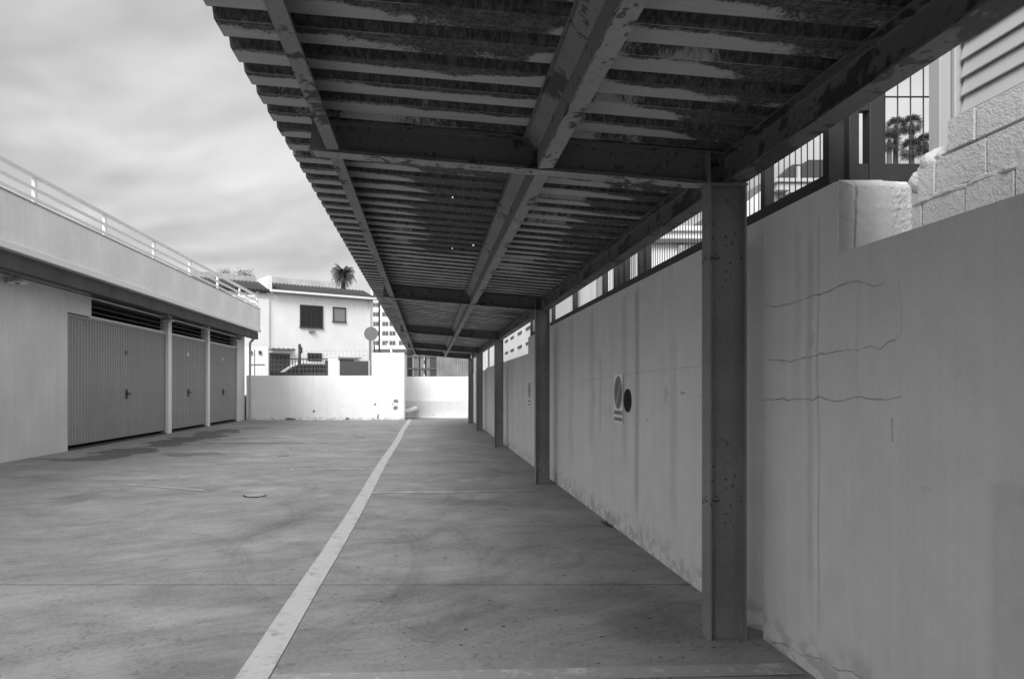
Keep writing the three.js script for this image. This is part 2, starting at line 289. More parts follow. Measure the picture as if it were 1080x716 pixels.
// ------------------------------------------------------------------ boundary wall on the right
{
  const WX = 1.65, wall = thing('boundary_wall', 'long grey rendered wall along the right, cracked and streaked, stepped at its top', 'wall', [WX + 0.14, 0, -12]);
  const wallTex = (z0, z1, y1, w, h, lines, streaks, blots, patch) => { // z0 nearer
    const mask = lineMask(-z0, -z1, 0, y1, w, h, lines.map((l) => ({ ...l, pts: l.pts.map(([z, y]) => [-z, y]) })));
    const f = (u, v) => {
      const z = mix(z0, z1, u), y = v * y1;
      const a = fbm(z * 0.8 + 5, y * 0.8 + 3, 4), b = fbm(z * 9 + 5, y * 7, 4), c = vn(z * 120, y * 120);
      const st = fbm(z * 16 + 3, y * 0.55, 3), st2 = fbm(z * 60 + 3, y * 1.3 + 8, 2);
      let g = 0.79 * (1 - 0.14 * (a - 0.5) - 0.12 * (b - 0.5) - 0.05 * (c - 0.5) - 0.07 * (st - 0.5) - 0.06 * (st2 - 0.5));
      for (const [sz, sw, ya, yb, am] of streaks) { const dz = Math.abs(z - sz + 0.02 * (vn(y * 3, sz) - 0.5)) / sw; if (dz < 1) g *= 1 - am * sm(1, 0.15, dz) * sm(yb, yb - 0.12, y) * sm(ya, ya + 0.35, y) * (0.45 + 1.1 * fbm(z * 40, y * 2 + sz, 3)); }
      for (const [bz, by, rz, ry, am] of blots) { const q = Math.hypot((z - bz) / rz, (y - by) / ry) + 1.8 * (fbm(z * 22, y * 22, 5) - 0.5); if (q < 1) g *= 1 - am * sm(1, 0.4, q); }
      // splash dirt with a ragged outline at the foot
      const foot = sm(0.16, 0.0, y - 0.12 * fbm(z * 7, y * 5, 4)); g *= 1 - 0.28 * foot * sm(0.35, 0.65, fbm(z * 14, y * 18, 4));
      if (patch) g *= 1 - 0.10 * patch(z, y) * (0.5 + fbm(z * 24, y * 24, 4));
      return g * (1 - 0.62 * mask(-z, y));
    };
    const t = grey(w, h, f), bm = grey(w >> 1, h >> 1, (u, v) => { const z = mix(z0, z1, u), y = v * y1; return 0.6 + 0.35 * (fbm(z * 28, y * 28, 4) - 0.5) + 0.15 * (fbm(z * 3, y * 3, 3) - 0.5) - 0.45 * mask(-z, y) + (patch ? 0.25 * patch(z, y) * (fbm(z * 40, y * 40, 3) - 0.5) : 0); }, false);
    return new THREE.MeshStandardMaterial({ map: t, bumpMap: bm, bumpScale: 0.006, roughness: 0.86 });
  };
  const fitWall = (g, mat) => { g = metreUV(g); const p = g.attributes.position, uv = g.attributes.uv; for (let i = 0; i < p.count; i++) uv.setXY(i, (p.getZ(i) - mat.z0) / (mat.z1 - mat.z0), p.getY(i) / 2.08); return g; };
  const seg = (z0, z1, y1, mat, chase = true) => { // plan outline; behind each steel column a rounded upright chase is left open in the render
    const s = new THREE.Shape(); s.moveTo(WX + 0.278, -z1); s.lineTo(WX + (chase ? 0 : 0), -z1);
    if (chase) for (let i = 0; i <= 18; i++) { const t = i / 18; s.lineTo(WX + 0.16 * Math.pow(t, 1.45), -z0 + 0.20 * (1 - t)); } else s.lineTo(WX, -z0);
    s.lineTo(WX + 0.28, -z0); s.closePath();
    if (chase) add('wall_head', fitWall(box(WX, WX + 0.28, y1 - 0.09, y1, z0 - 0.21, z0), mat), mat.m, wall, { uv: false });
    return add('wall_section', fitWall(new THREE.ExtrudeGeometry(s, { depth: y1, bevelEnabled: false }).rotateX(-Math.PI / 2), mat), mat.m, wall, { uv: false });
  };
  const cracksNear = [
    { pts: [[-3.338, 1.632], [-3.242, 1.618], [-3.095, 1.618], [-2.947, 1.631], [-2.837, 1.63], [-2.701, 1.648], [-2.618, 1.642], [-2.531, 1.612], [-2.466, 1.612]], width: 0.003, a: 0.95, seed: 2 },
    { pts: [[-3.305, 1.372], [-3.212, 1.365], [-3.095, 1.355], [-2.922, 1.374], [-2.745, 1.382], [-2.618, 1.381], [-2.54, 1.392], [-2.493, 1.374], [-2.466, 1.394], [-2.414, 1.405]], width: 0.003, a: 0.95, seed: 5 },
    { pts: [[-2.414, 1.405], [-2.38, 1.426], [-2.375, 1.494], [-2.388, 1.565], [-2.397, 1.648], [-2.4, 1.736]], width: 0.0014, a: 0.5, seed: 7 },
    { pts: [[-3.36, 1.175], [-3.182, 1.184], [-3.123, 1.179], [-3.026, 1.187], [-2.922, 1.183], [-2.885, 1.198], [-2.813, 1.183], [-2.723, 1.182], [-2.639, 1.203], [-2.54, 1.195], [-2.457, 1.191], [-2.38, 1.206]], width: 0.0034, a: 1.05, seed: 9 },
    { pts: [[-2.428, 1.126], [-2.424, 1.044]], width: 0.006, a: 1.2, jag: 0.002, seed: 3, x: 0 },
    { pts: [[-3.306, 0.001], [-3.147, 0.053], [-3.016, 0.054], [-2.871, 0.097], [-2.761, 0.096], [-2.66, 0.132], [-2.5, 0.117], [-2.2, 0.15]], width: 0.003, a: 0.9, seed: 13 },
    { pts: [[-3.15, 0.05], [-3.05, 0.0]], width: 0.003, a: 0.8, seed: 14 },
    { pts: [[-1.93, 0.30], [-1.94, 0.24], [-1.92, 0.16]], width: 0.010, a: 0.8, jag: 0.012, seed: 15 },
  ];
  const near = { z0: 0.2, z1: -3.42, m: null };
  near.m = wallTex(0.2, -3.42, 2.08, 2048, 1024, cracksNear,
    [[-2.95, 0.035, 0.2, 1.95, 0.20], [-2.885, 0.012, 0.1, 2.0, 0.22], [-3.05, 0.05, 0.9, 2.0, 0.10], [-2.62, 0.02, 1.0, 1.7, 0.08]],
    [[-2.94, 1.45, 0.03, 0.05, 0.14], [-2.28, 0.9, 0.06, 0.02, 0.07]],
    (z, y) => sm(-2.02, -1.98, z + 0.03 * (fbm(y * 14, 3, 3) - 0.5)) * sm(0.98, 0.95, y + 0.02 * (fbm(z * 16, 8, 3) - 0.5)));
  const cracksFar = [
    { pts: [[-3.6, 1.40], [-4.15, 1.368], [-5.0, 1.362], [-6.3, 1.335], [-7.2, 1.31]], width: 0.004, a: 0.45, seed: 21 },
    { pts: [[-5.4, 0.02], [-5.42, 1.0], [-5.4, 2.05]], width: 0.008, a: 0.55, jag: 0.006, seed: 22 },
    { pts: [[-3.6, 1.18], [-4.2, 1.19]], width: 0.003, a: 0.6, seed: 24 },
    { pts: [[-6.22, 1.06], [-6.2, 0.98]], width: 0.012, a: 0.9, seed: 25 }, { pts: [[-6.36, 1.10], [-6.34, 0.98]], width: 0.008, a: 0.7, seed: 26 },
    { pts: [[-5.42, 0.98], [-5.40, 0.92]], width: 0.01, a: 0.9, seed: 27 }, { pts: [[-5.16, 1.0], [-5.13, 0.99]], width: 0.014, a: 0.9, seed: 28 }, { pts: [[-4.72, 1.22], [-4.70, 1.17]], width: 0.012, a: 0.6, seed: 29 },
    { pts: [[-4.45, 1.2], [-4.40, 1.2]], width: 0.010, a: 0.7, seed: 30 }, { pts: [[-10.7, 1.35], [-10.75, 1.05]], width: 0.02, a: 0.7, seed: 31 },
  ];
  const far = { z0: -3.42, z1: -11.32, m: null };
  far.m = wallTex(-3.42, -11.32, 2.08, 2048, 512, cracksFar,
    [[-5.4, 0.09, 0.1, 2.07, 0.26], [-5.75, 0.12, 0.5, 2.07, 0.14], [-6.9, 0.18, 0.5, 2.07, 0.14], [-4.6, 0.1, 0.2, 1.6, 0.12], [-6.55, 0.08, 0.6, 1.6, 0.14], [-7.9, 0.2, 0.3, 2.07, 0.12], [-9.6, 0.2, 0.3, 2.07, 0.14], [-4.0, 0.09, 0.2, 2.0, 0.12]],
    [[-6.2, 0.06, 0.16, 0.06, 0.3], [-4.75, 1.2, 0.04, 0.08, 0.2], [-6.8, 1.15, 0.06, 0.12, 0.15]], null);
  { // nearest length: low, then a step up where the fence begins
    const s = new THREE.Shape(); s.moveTo(8.4, 0); s.lineTo(8.4, 1.775); s.lineTo(-2.744, 1.775); s.lineTo(-2.746, 2.055); s.quadraticCurveTo(-2.75, 2.07, -2.78, 2.07); s.lineTo(-3.36, 2.07); s.lineTo(-3.36, 0); s.closePath();
    const g = new THREE.ExtrudeGeometry(s, { depth: 0.28, bevelEnabled: false }).rotateY(-Math.PI / 2).translate(WX + 0.28, 0, 0); // shape x -> z, depth -> -x
    add('wall_section', fitWall(g, near), near.m, wall, { uv: false });
  }
  seg(-3.362, -8.78, 2.07, far);
  seg(-8.782, -11.30, 2.07, far);
  seg(-11.302, -14.2, 1.80, far, false);
  seg(-14.202, -19.6, 1.80, far);
  seg(-19.602, -28.0, 1.76, far);
  { // near end face
    const g = new THREE.PlaneGeometry(0.284, 0.30, 80, 80), p = g.attributes.position;
    for (let i = 0; i < p.count; i++) {
      const x = p.getX(i) + 0.142, y = p.getY(i) + 0.15, e = 0.190 + 0.05 * (fbm(y * 16, 3, 4) - 0.5);
      const n = fbm(x * 34, y * 34, 4) - 0.5, cut = sm(e, e + 0.012, x);
      const crk = sm(0.004, 0.0015, Math.abs(x - 0.045 - 0.012 * (fbm(y * 12, 9, 3) - 0.5)));
      const lip = Math.min(x, 0.30 - y) < 0.040 ? 0.040 * (1 - Math.min(x, 0.30 - y) / 0.040) ** 2 : 0;
      p.setZ(i, 0.038 + 0.005 * n - cut * (0.014 + 0.012 * sm(0.2, 0.284, x) + 0.010 * (fbm(x * 60, y * 60, 3) - 0.5)) - 0.010 * crk - lip);
    }
    g.computeVertexNormals(); g.translate(WX + 0.1425, 1.921, -2.744);
    const w = add('rough_end', g, M.roughBlock, wall); w.geometry.computeVertexNormals();
  }
}
// raw block wall behind the low near section
{
  const bw = thing('block_wall', 'unfinished wall of raw blocks with squeezed mortar joints, top right above the rendered wall', 'wall', [2.03, 0, -1]);
  add('footing', box(1.95, 2.12, -0.1, 1.70, -2.72, 1.6), M.mortar, bw);
  const courses = [[1.705, 1.832, [-2.735, -2.56, -2.30, -2.06, -1.81, -1.56, -1.32, -1.07, -0.8, -0.4, 0.1, 0.6]], [1.840, 1.963, [-2.735, -2.677, -2.46, -2.25, -2.0, -1.76, -1.5, -1.25, -0.9, -0.4, 0.1, 0.6]],
    [1.975, 2.103, [-2.70, -2.607, -2.367, -2.12, -1.87, -1.62, -1.37, -1.1, -0.6, 0.0, 0.6]], [2.115, 2.228, [-2.545, -2.414, -2.21, -1.97, -1.72, -1.47, -1.2, -0.7, -0.1, 0.6]]];
  courses.forEach(([y0, y1, zs], c) => {
    for (let i = 0; i + 1 < zs.length; i++) {
      const g = new RoundedBoxGeometry(0.16, y1 - y0, zs[i + 1] - zs[i] - 0.008, 3, 0.002);
      const p = g.attributes.position, cx = 2.015 + 0.006 * (rnd() - 0.5), cy = (y0 + y1) / 2, cz = (zs[i] + zs[i + 1]) / 2;
      for (let k = 0; k < p.count; k++) { const x = p.getX(k), y = p.getY(k), z = p.getZ(k); const n = 0.004 * (fbm((z + cz) * 18, (y + cy) * 18 + x * 9, 3) - 0.5); p.setXYZ(k, x + n, y + n * 0.6, z + n * 0.6); }
      g.computeVertexNormals(); g.translate(cx, cy, cz); add('block', g, M.roughBlock, bw);
    }
    add('mortar_fill', box(1.946, 2.08, y0 + 0.002, y1 - 0.002, zs[0] + 0.02, zs[zs.length - 1] - 0.01), flat(0.10, 0.95), bw);
    // mortar bed, squeezed out in a ragged bead
    const z0 = zs[0], z1 = zs[zs.length - 1], n = 170, pos = [], idx = [];
    for (let i = 0; i <= n; i++) {
      const z = mix(z0 + 0.01, z1, i / n), o = (c === 1 ? 0.004 : -0.014) + (c === 2 ? 0.004 : 0.016) * Math.max(0, fbm(z * 22 + c * 9, 3, 4) - 0.25), yy = y1 + 0.004 + 0.012 * (fbm(z * 15 + c * 31, 1, 3) - 0.5), hh = 0.008 + 0.010 * fbm(z * 26 + c, 6, 3);
      pos.push(1.945, yy - hh, z, 1.938 - o, yy - hh * 0.4, z, 1.938 - o, yy + hh * 0.4, z, 1.945, yy + hh, z, 2.09, yy + hh, z, 2.09, yy - hh, z);
      if (i) for (let k = 0; k < 6; k++) { const a = (i - 1) * 6 + k, b = (i - 1) * 6 + (k + 1) % 6; idx.push(a, b, a + 6, b, b + 6, a + 6); }
    }
    const g = new THREE.BufferGeometry(); g.setAttribute('position', new THREE.Float32BufferAttribute(pos, 3)); g.setIndex(idx); g.computeVertexNormals();
    if (c < 3) { const q = metreUV(g); q.computeVertexNormals(); add('mortar_joint', q, M.roughBlock, bw); }
  });
  for (const [z, y, r] of [[-2.72, 2.06, 0.05], [-2.66, 2.115, 0.045], [-2.60, 2.12, 0.03]]) { // broken lumps on the stepped end
    const g = new THREE.IcosahedronGeometry(r, 3), p = g.attributes.position; for (let k = 0; k < p.count; k++) { const s = 0.65 + 0.8 * fbm(p.getX(k) * 22 + z * 9, p.getY(k) * 22 + p.getZ(k) * 13, 3); p.setXYZ(k, p.getX(k) * s * 1.2, p.getY(k) * s, p.getZ(k) * s); }
    g.computeVertexNormals(); add('mortar_lump', g.translate(1.99, y, z), M.roughBlock, bw);
  }
}
// louvred screen on the block wall
{
  const lv = thing('louvred_screen', 'white louvred screen with a square post, standing on the block wall at top right', 'louvre', [2.06, 2.228, -2.2]);
  add('post', rbox(2.0, 2.045, 1.98, 3.4, -2.728, -2.668, 0.004), M.louvre = flat(0.43, 0.55), lv);
  add('jamb', rbox(2.050, 2.10, 2.23, 3.4, -2.70, -2.655, 0.004), M.louvre, lv);
  add('post', rbox(2.0, 2.1, 2.23, 3.4, -0.90, -0.84, 0.004), M.whitePaint, lv);
  add('back_panel', box(2.13, 2.145, 2.23, 3.4, -2.70, -0.84), flat(0.3, 0.8), lv);
  const sl = metreUV(rbox(-0.004, 0.004, -0.043, 0.043, -0.87, 0.87, 0.003).rotateZ(-0.24));
  for (let i = 0; i < 16; i++) put('slat', sl, M.louvre, lv, 2.075, 2.265 + i * 0.0695, -1.775);
}
// fences on the wall top
{
  const FX = 1.70, zA = -2.86, zB = -11.26;
  const fe = thing('mesh_fence', 'dark welded bar fence standing along the top of the rendered wall', 'fence', [FX, 2.07, -7]);
  add('bottom_rail', box(FX - 0.022, FX + 0.022, 2.075, 2.135, zB, zA), M.fence, fe);
  const vb = bar(0, 0, 0, 0, 1.05, 0, 0.0026, 6), post = rbox(-0.024, 0.024, -0.07, 1.09, -0.024, 0.024, 0.004);
  for (let z = zA - 0.05; z > zB; z -= 0.05) put('bar', vb, M.fence, fe, FX, 2.135, z);
  for (const z of [-2.84, -3.43, -5.30, -5.46, -5.86, -6.04, -6.18, -6.58, -7.92, -9.3, -10.4, -11.24]) put('post', post, M.fencePost, fe, FX + 0.004, 2.14, z);
  for (const y of [2.42, 2.72, 3.02, 3.16]) add('wire', bar(FX + 0.007, y, zA, FX + 0.007, y, zB, 0.0025, 6), M.fence, fe);
  const cf = thing('corner_fence', 'dark bar fence panel with tall posts at the wall corner, in front of the palms', 'fence', [1.85, 2.07, -2.8]);
  add('post', rbox(1.652, 1.684, 2.075, 3.2, -2.86, -2.815, 0.004), M.fencePost, cf);
  add('post', rbox(1.687, 1.713, 2.075, 3.2, -2.90, -2.84, 0.004), M.blackHole, cf);
  add('post', rbox(1.716, 1.757, 2.076, 3.2, -2.82, -2.78, 0.004), M.fencePost, cf);
  add('post', rbox(1.799, 1.860, 2.076, 3.2, -2.83, -2.78, 0.004), M.fencePost, cf);
  add('base_plate', box(1.718, 2.03, 2.072, 2.15, -2.835, -2.787), M.fencePost, cf);
  add('cross_bar', box(1.757, 1.799, 2.368, 2.395, -2.82, -2.785), M.fencePost, cf);
  for (let x = 1.88; x < 3.4; x += 0.053) put('bar', vb, M.fence, cf, x, 2.13, -2.81);
  add('bottom_rail', box(2.035, 3.4, 2.075, 2.13, -2.83, -2.79), M.fence, cf);
  for (const y of [2.43, 2.80, 3.1]) add('wire', bar(1.80, y, -2.804, 3.4, y, -2.804, 0.0035, 6), M.fence, cf);
}

// the taller building that closes the yard behind the viewer: it keeps light off everything that faces it under the carport
{
  const b = thing('rear_building', 'plain grey building closing the yard behind the viewpoint', 'building', [2, 0, 9]);
  add('wall', box(-6.3, 12, 0, 6.0, 8.6, 13), plasterMat(0.22, 7, 0.3), b); add('roof', rbox(-6.5, 12.2, 6.0, 6.2, 8.4, 13.2, 0.02), flat(0.2), b);
  for (const x of [-4.5, -1.2, 2.1]) { const d = add('door', box(x, x + 2.6, 0.01, 2.4, 8.56, 8.598), flat(0.10, 0.6), b); add('handle', rbox(x + 1.2, x + 1.35, 1.05, 1.1, 8.5, 8.559, 0.01), M.darkPaint, d); }
}
// ------------------------------------------------------------------ steel carport
{
  const cp = thing('carport', 'rusty steel carport with a stained corrugated metal roof over the parking bays', 'carport', [1.465, 0, -10]);
  const SL = 0.0846, roofY = (x) => 2.40 + SL * (1.375 - x);
  const iShape = (h, b, tf, tw) => { // h along x, b along y
    const s = new THREE.Shape(), r = 0.008, H = h / 2, B = b / 2, T = tw / 2;
    s.moveTo(-H, -B); s.lineTo(-H + tf, -B); s.lineTo(-H + tf, -T - r); s.quadraticCurveTo(-H + tf, -T, -H + tf + r, -T); s.lineTo(H - tf - r, -T); s.quadraticCurveTo(H - tf, -T, H - tf, -T - r); s.lineTo(H - tf, -B); s.lineTo(H, -B);
    s.lineTo(H, B); s.lineTo(H - tf, B); s.lineTo(H - tf, T + r); s.quadraticCurveTo(H - tf, T, H - tf - r, T); s.lineTo(-H + tf + r, T); s.quadraticCurveTo(-H + tf, T, -H + tf, T + r); s.lineTo(-H + tf, B); s.lineTo(-H, B); s.closePath(); return s;
  };
  const frames = [7.5, 2.07, -3.38, -8.80, -14.22, -19.62, -23.6];
  for (const z of frames) {
    const sh = Math.sin(z * 12.9) * 0.4 + 0.5;
    const c = new THREE.ExtrudeGeometry(iShape(0.18, 0.10, 0.009, 0.007), { depth: 2.222, bevelEnabled: false, curveSegments: 3 }).rotateX(-Math.PI / 2).translate(1.465, 0, z);
    const cm = add('column', metreUV(c, 1, sh, sh * 2), M.column, cp, { uv: false });
    add('cap_plate', box(1.372, 1.560, 2.223, 2.234, z - 0.055, z + 0.055), M.column, cm);
    // rafter: an I-section running out from the column line, rising towards the yard
    const L = (1.46 + 0.583) / Math.cos(Math.atan(SL));
    const r = new THREE.ExtrudeGeometry(iShape(0.158, 0.090, 0.009, 0.006), { depth: L, bevelEnabled: false, curveSegments: 3 });
    r.rotateZ(Math.PI / 2).rotateY(-Math.PI / 2).rotateZ(-Math.atan(SL)).translate(1.46, 2.235 + 0.080 - SL * 0.085, z);
    const rm = add('rafter', metreUV(r, 1, sh * 3, sh), M.beam, cp, { uv: false });
    const fl = new THREE.BoxGeometry(1.93, 0.003, 0.088, 120, 1, 8), fp = fl.attributes.position; // lifting, flaked paint on the lower flange
    for (let i = 0; i < fp.count; i++) { const n = fbm(fp.getX(i) * 26 + z, fp.getZ(i) * 40, 3); fp.setY(i, fp.getY(i) - 0.003 * n); if (Math.abs(fp.getZ(i)) > 0.043) fp.setZ(i, fp.getZ(i) * (0.93 + 0.14 * fbm(fp.getX(i) * 40, z, 3))); }
    fl.computeVertexNormals(); fl.rotateZ(-Math.atan(SL)).translate(0.395, 2.235 - 0.0022 + SL * 0.98, z);
    add('flaked_flange', fl, M.flaked, rm);
    add('end_plate', box(1.366, 1.378, 2.236, 2.392, z - 0.05, z + 0.05), M.column, rm);
  }
  // edge beam over the columns, one length per bay
  const zEnds = [7.85, 2.07, -3.38, -8.80, -14.22, -19.62, -23.75];
  for (let i = 0; i + 1 < zEnds.length; i++) {
    const g = new THREE.ExtrudeGeometry(iShape(0.158, 0.10, 0.010, 0.007), { depth: zEnds[i] - zEnds[i + 1] - 0.004, bevelEnabled: false, curveSegments: 3 }).rotateZ(Math.PI / 2).translate(1.50, 2.235 + 0.0795, zEnds[i + 1] + 0.002);
    add('edge_beam', metreUV(g, 1, i * 0.37, 0.2), M.edgeBeam, cp, { uv: false });
  }
  // Z-section purlins between the rafters
  const zSec = (xw, y0, y1, zf, zn, bf, tf) => { // web at xw, bottom flange to the right, top flange to the left
    const s = new THREE.Shape(), t = 0.004;
    s.moveTo(xw, y0); s.lineTo(xw + bf, y0); s.lineTo(xw + bf, y0 + 0.016); // lip s.lineTo(xw + bf - t, y0 + 0.016); s.lineTo(xw + bf - t, y0 + t); s.lineTo(xw + t, y0 + t); s.lineTo(xw + t, y1);
    s.lineTo(xw - tf, y1); s.lineTo(xw - tf, y1 - 0.016); s.lineTo(xw - tf + t, y1 - 0.016); s.lineTo(xw - tf + t, y1 - t); s.lineTo(xw, y1 - t); s.closePath();
    return new THREE.ExtrudeGeometry(s, { depth: zn - zf, bevelEnabled: false }).translate(0, 0, zf);
  };
  for (let i = 0; i + 1 < frames.length; i++) {
    const zn = frames[i] - 0.047, zf = frames[i + 1] + 0.047;
    const yb = (x) => roofY(x) - 0.158;
    const mp = add('purlin', metreUV(zSec(0.532, yb(0.57), roofY(0.532) - 0.006, zf, zn, 0.076, 0.068), 1, i * 0.3, i * 0.7), M.purlin, cp, { uv: false });
    const pl = new THREE.BoxGeometry(0.074, 0.003, zn - zf - 0.004, 6, 1, 220), pp = pl.attributes.position;
    for (let k = 0; k < pp.count; k++) { const X = pp.getX(k), Z = pp.getZ(k); pp.setY(k, pp.getY(k) - 0.003 * fbm(Z * 26 + i, X * 40, 3)); if (X < -0.03) pp.setX(k, X - 0.004 + 0.016 * fbm(Z * 34, i * 7, 4)); }
    pl.computeVertexNormals(); add('flaked_flange', pl.translate(0.570, yb(0.57) - 0.002, (zn + zf) / 2), M.flaked, mp);
    add('purlin', metreUV(zSec(-0.498, yb(-0.47), roofY(-0.498) - 0.006, zf, zn, 0.060, 0.05), 1, i * 0.45, i * 0.2), M.flaked2, cp, { uv: false });
  }
  // corrugated roof sheets, one run per bay; mould and rust blotches on the underside, a few rusted-through pinholes
  const P = 0.208, bayEdges = [7.9, 2.45, -3.40, -8.82, -14.24, -19.64, -23.95], xl = -0.785, xr = 1.585;
  bayEdges.forEach((zn, bi) => {
    if (bi === bayEdges.length - 1) return;
    const zf = bayEdges[bi + 1], b = bi ? bi - 1 : 2; // the bay behind the viewer is like the plain third one
    const prof = []; // z, height
    const k0 = Math.ceil((-zn) / P), k1 = Math.floor((-zf) / P);
    const at = (z) => { let q = ((-z / P) % 1 + 1) % 1; return q < 0.58 ? 0 : q < 0.68 ? (q - 0.58) / 0.1 : q < 0.88 ? 1 : q < 0.98 ? (0.98 - q) / 0.1 : 0; };
    const cuts = [zn]; for (let k = k0 - 1; k <= k1; k++) for (const q of [0, 0.58, 0.68, 0.88, 0.98]) { const z = -(k + q) * P; if (z < zn - 0.002 && z > zf + 0.002) cuts.push(z); } cuts.push(zf);
    cuts.forEach((z) => prof.push([z, 0.034 * at(z - 1e-6)]));
    const pos = [], uv = [], idx = [], nx = 4;
    const V = (x, z, y) => { pos.push(x, y, z); uv.push((x - xl) / (xr - xl), (z - zn) / (zf - zn)); return pos.length / 3 - 1; };
    const T = 0.0025;
    for (let i = 0; i + 1 < prof.length; i++) {
      const [za, ha] = prof[i], [zb, hb] = prof[i + 1];
      for (let k = 0; k < nx; k++) {
        const xa = mix(xl, xr, k / nx), xb = mix(xl, xr, (k + 1) / nx), ya = roofY(xa), yb2 = roofY(xb);
        const a = V(xa, za, ya + ha), c = V(xb, za, yb2 + ha), d = V(xb, zb, yb2 + hb), e = V(xa, zb, ya + hb);
        idx.push(a, e, c, c, e, d); // seen from below
        const a2 = V(xa, za, ya + ha + T), c2 = V(xb, za, yb2 + ha + T), d2 = V(xb, zb, yb2 + hb + T), e2 = V(xa, zb, ya + hb + T);
        idx.push(a2, c2, e2, c2, d2, e2);
      }
      for (const x of [xl, xr]) { const y = roofY(x), a = V(x, za, y + ha), c = V(x, zb, y + hb), d = V(x, zb, y + hb + T), e = V(x, za, y + ha + T); idx.push(a, c, d, a, d, e); }
    }
    const g0 = new THREE.BufferGeometry(); g0.setAttribute('position', new THREE.Float32BufferAttribute(pos, 3)); g0.setAttribute('uv', new THREE.Float32BufferAttribute(uv, 2)); g0.setIndex(idx);
    const g = g0.toNonIndexed(); g.computeVertexNormals();
    const W = b < 2 ? 1024 : 512, H = b < 2 ? 2048 : 1024, len = zn - zf;
    const zTop = b === 0 ? -0.9 : zn; // the part behind the viewer mirrors the pattern
    // stain cover by place: how far the mould has spread (0 clean .. 1 covered)
    const spread = (x, z) => b === 0 ? 0.33 + 0.42 * sm(-0.45, 0.0, x) * sm(0.52, 0.35, x) * sm(-3.05, -2.5, z) + 0.46 * sm(0.95, 1.32, x) - 0.10 * sm(0.5, 0.62, x) * sm(0.95, 0.7, x)
      : b === 1 ? 0.32 + 0.50 * sm(-0.25, 0.10, x) * sm(0.60, 0.45, x) * sm(-7.3, -5.8, z) + 0.42 * sm(0.95, 1.15, x) * sm(-8.5, -6, z) + 0.10 * sm(-0.4, -0.5, x)
        : b === 2 ? 0.26 + 0.22 * sm(0.9, 1.3, x) : 0.24;
    const holes = []; if (b === 1) for (let i = 0; i < 44; i++) holes.push([mix(-0.15, 0.5, rnd()), mix(-3.6, -7.4, Math.pow(rnd(), 1.4)), 0.004 + 0.005 * rnd() * rnd()]); if (b === 1) for (let i = 0; i < 5; i++) holes.push([1.0 + 0.2 * rnd(), -3.75 - 0.35 * rnd(), 0.008]);
    const shade = (x, z) => {
      const q = ((-z / P) % 1 + 1) % 1, pan = Math.floor(-z / P), inRib = q > 0.57 && q < 0.99 ? 1 : 0;
      const tongue = fbm(x * 1.9 + pan * 3.7, pan * 5.31 + 2, 2), edge = fbm(x * 9, z * 12, 6), g1 = vn(x * 260, z * 260), g2 = vn(x * 120 + 7, z * 120), str = fbm(x * 5, z * 130, 2);
      const creep = inRib ? 0.20 + 0.26 * vn(x * 1.3 + pan, pan * 2.2) : 0.30 * sm(0.30, 0.0, q) - 0.16 * sm(0.1, 0.45, q);
      const s = spread(x, z) + 0.50 * (tongue - 0.5) + 0.42 * (edge - 0.5) + creep;
      const m = sm(0.40, 0.56, s + 0.10 * (g1 - 0.5) + 0.10 * (g2 - 0.5)) * (0.86 + 0.14 * sm(0.3, 0.6, g2));
      const clean = 0.46 * (0.88 + 0.16 * edge + 0.16 * (str - 0.5) + 0.12 * (g1 - 0.5)), mould = 0.018 + 0.06 * g1 * g2 + 0.03 * sm(0.6, 0.75, str) + 0.03 * sm(0.5, 0.8, vn(x * 46, z * 46));
      return mix(clean, mould, m);
    };
    const zOf = (v) => b === 0 ? (() => { const z = mix(zn, zf, v); return z > zTop ? 2 * zTop - z : z; })() : mix(zn, zf, v);
    const map = grey(W, H, (u, v) => shade(mix(xl, xr, u), zOf(v)));
    const m = new THREE.MeshStandardMaterial({ map, roughness: 0.7, side: THREE.DoubleSide });
    if (holes.length) {
      const al = grey(W, H, (u, v) => { const x = mix(xl, xr, u), z = zOf(v); for (const [hx, hz, r] of holes) if (Math.abs(hx - x) < r && Math.abs(hz - z) < r * 1.2) return 0; return 1; }, false);
      al.generateMipmaps = false; al.minFilter = THREE.LinearFilter; m.alphaMap = al; m.alphaTest = 0.5;
    }
    add('roof_sheet', g, m, cp, { uv: false });
  });
}

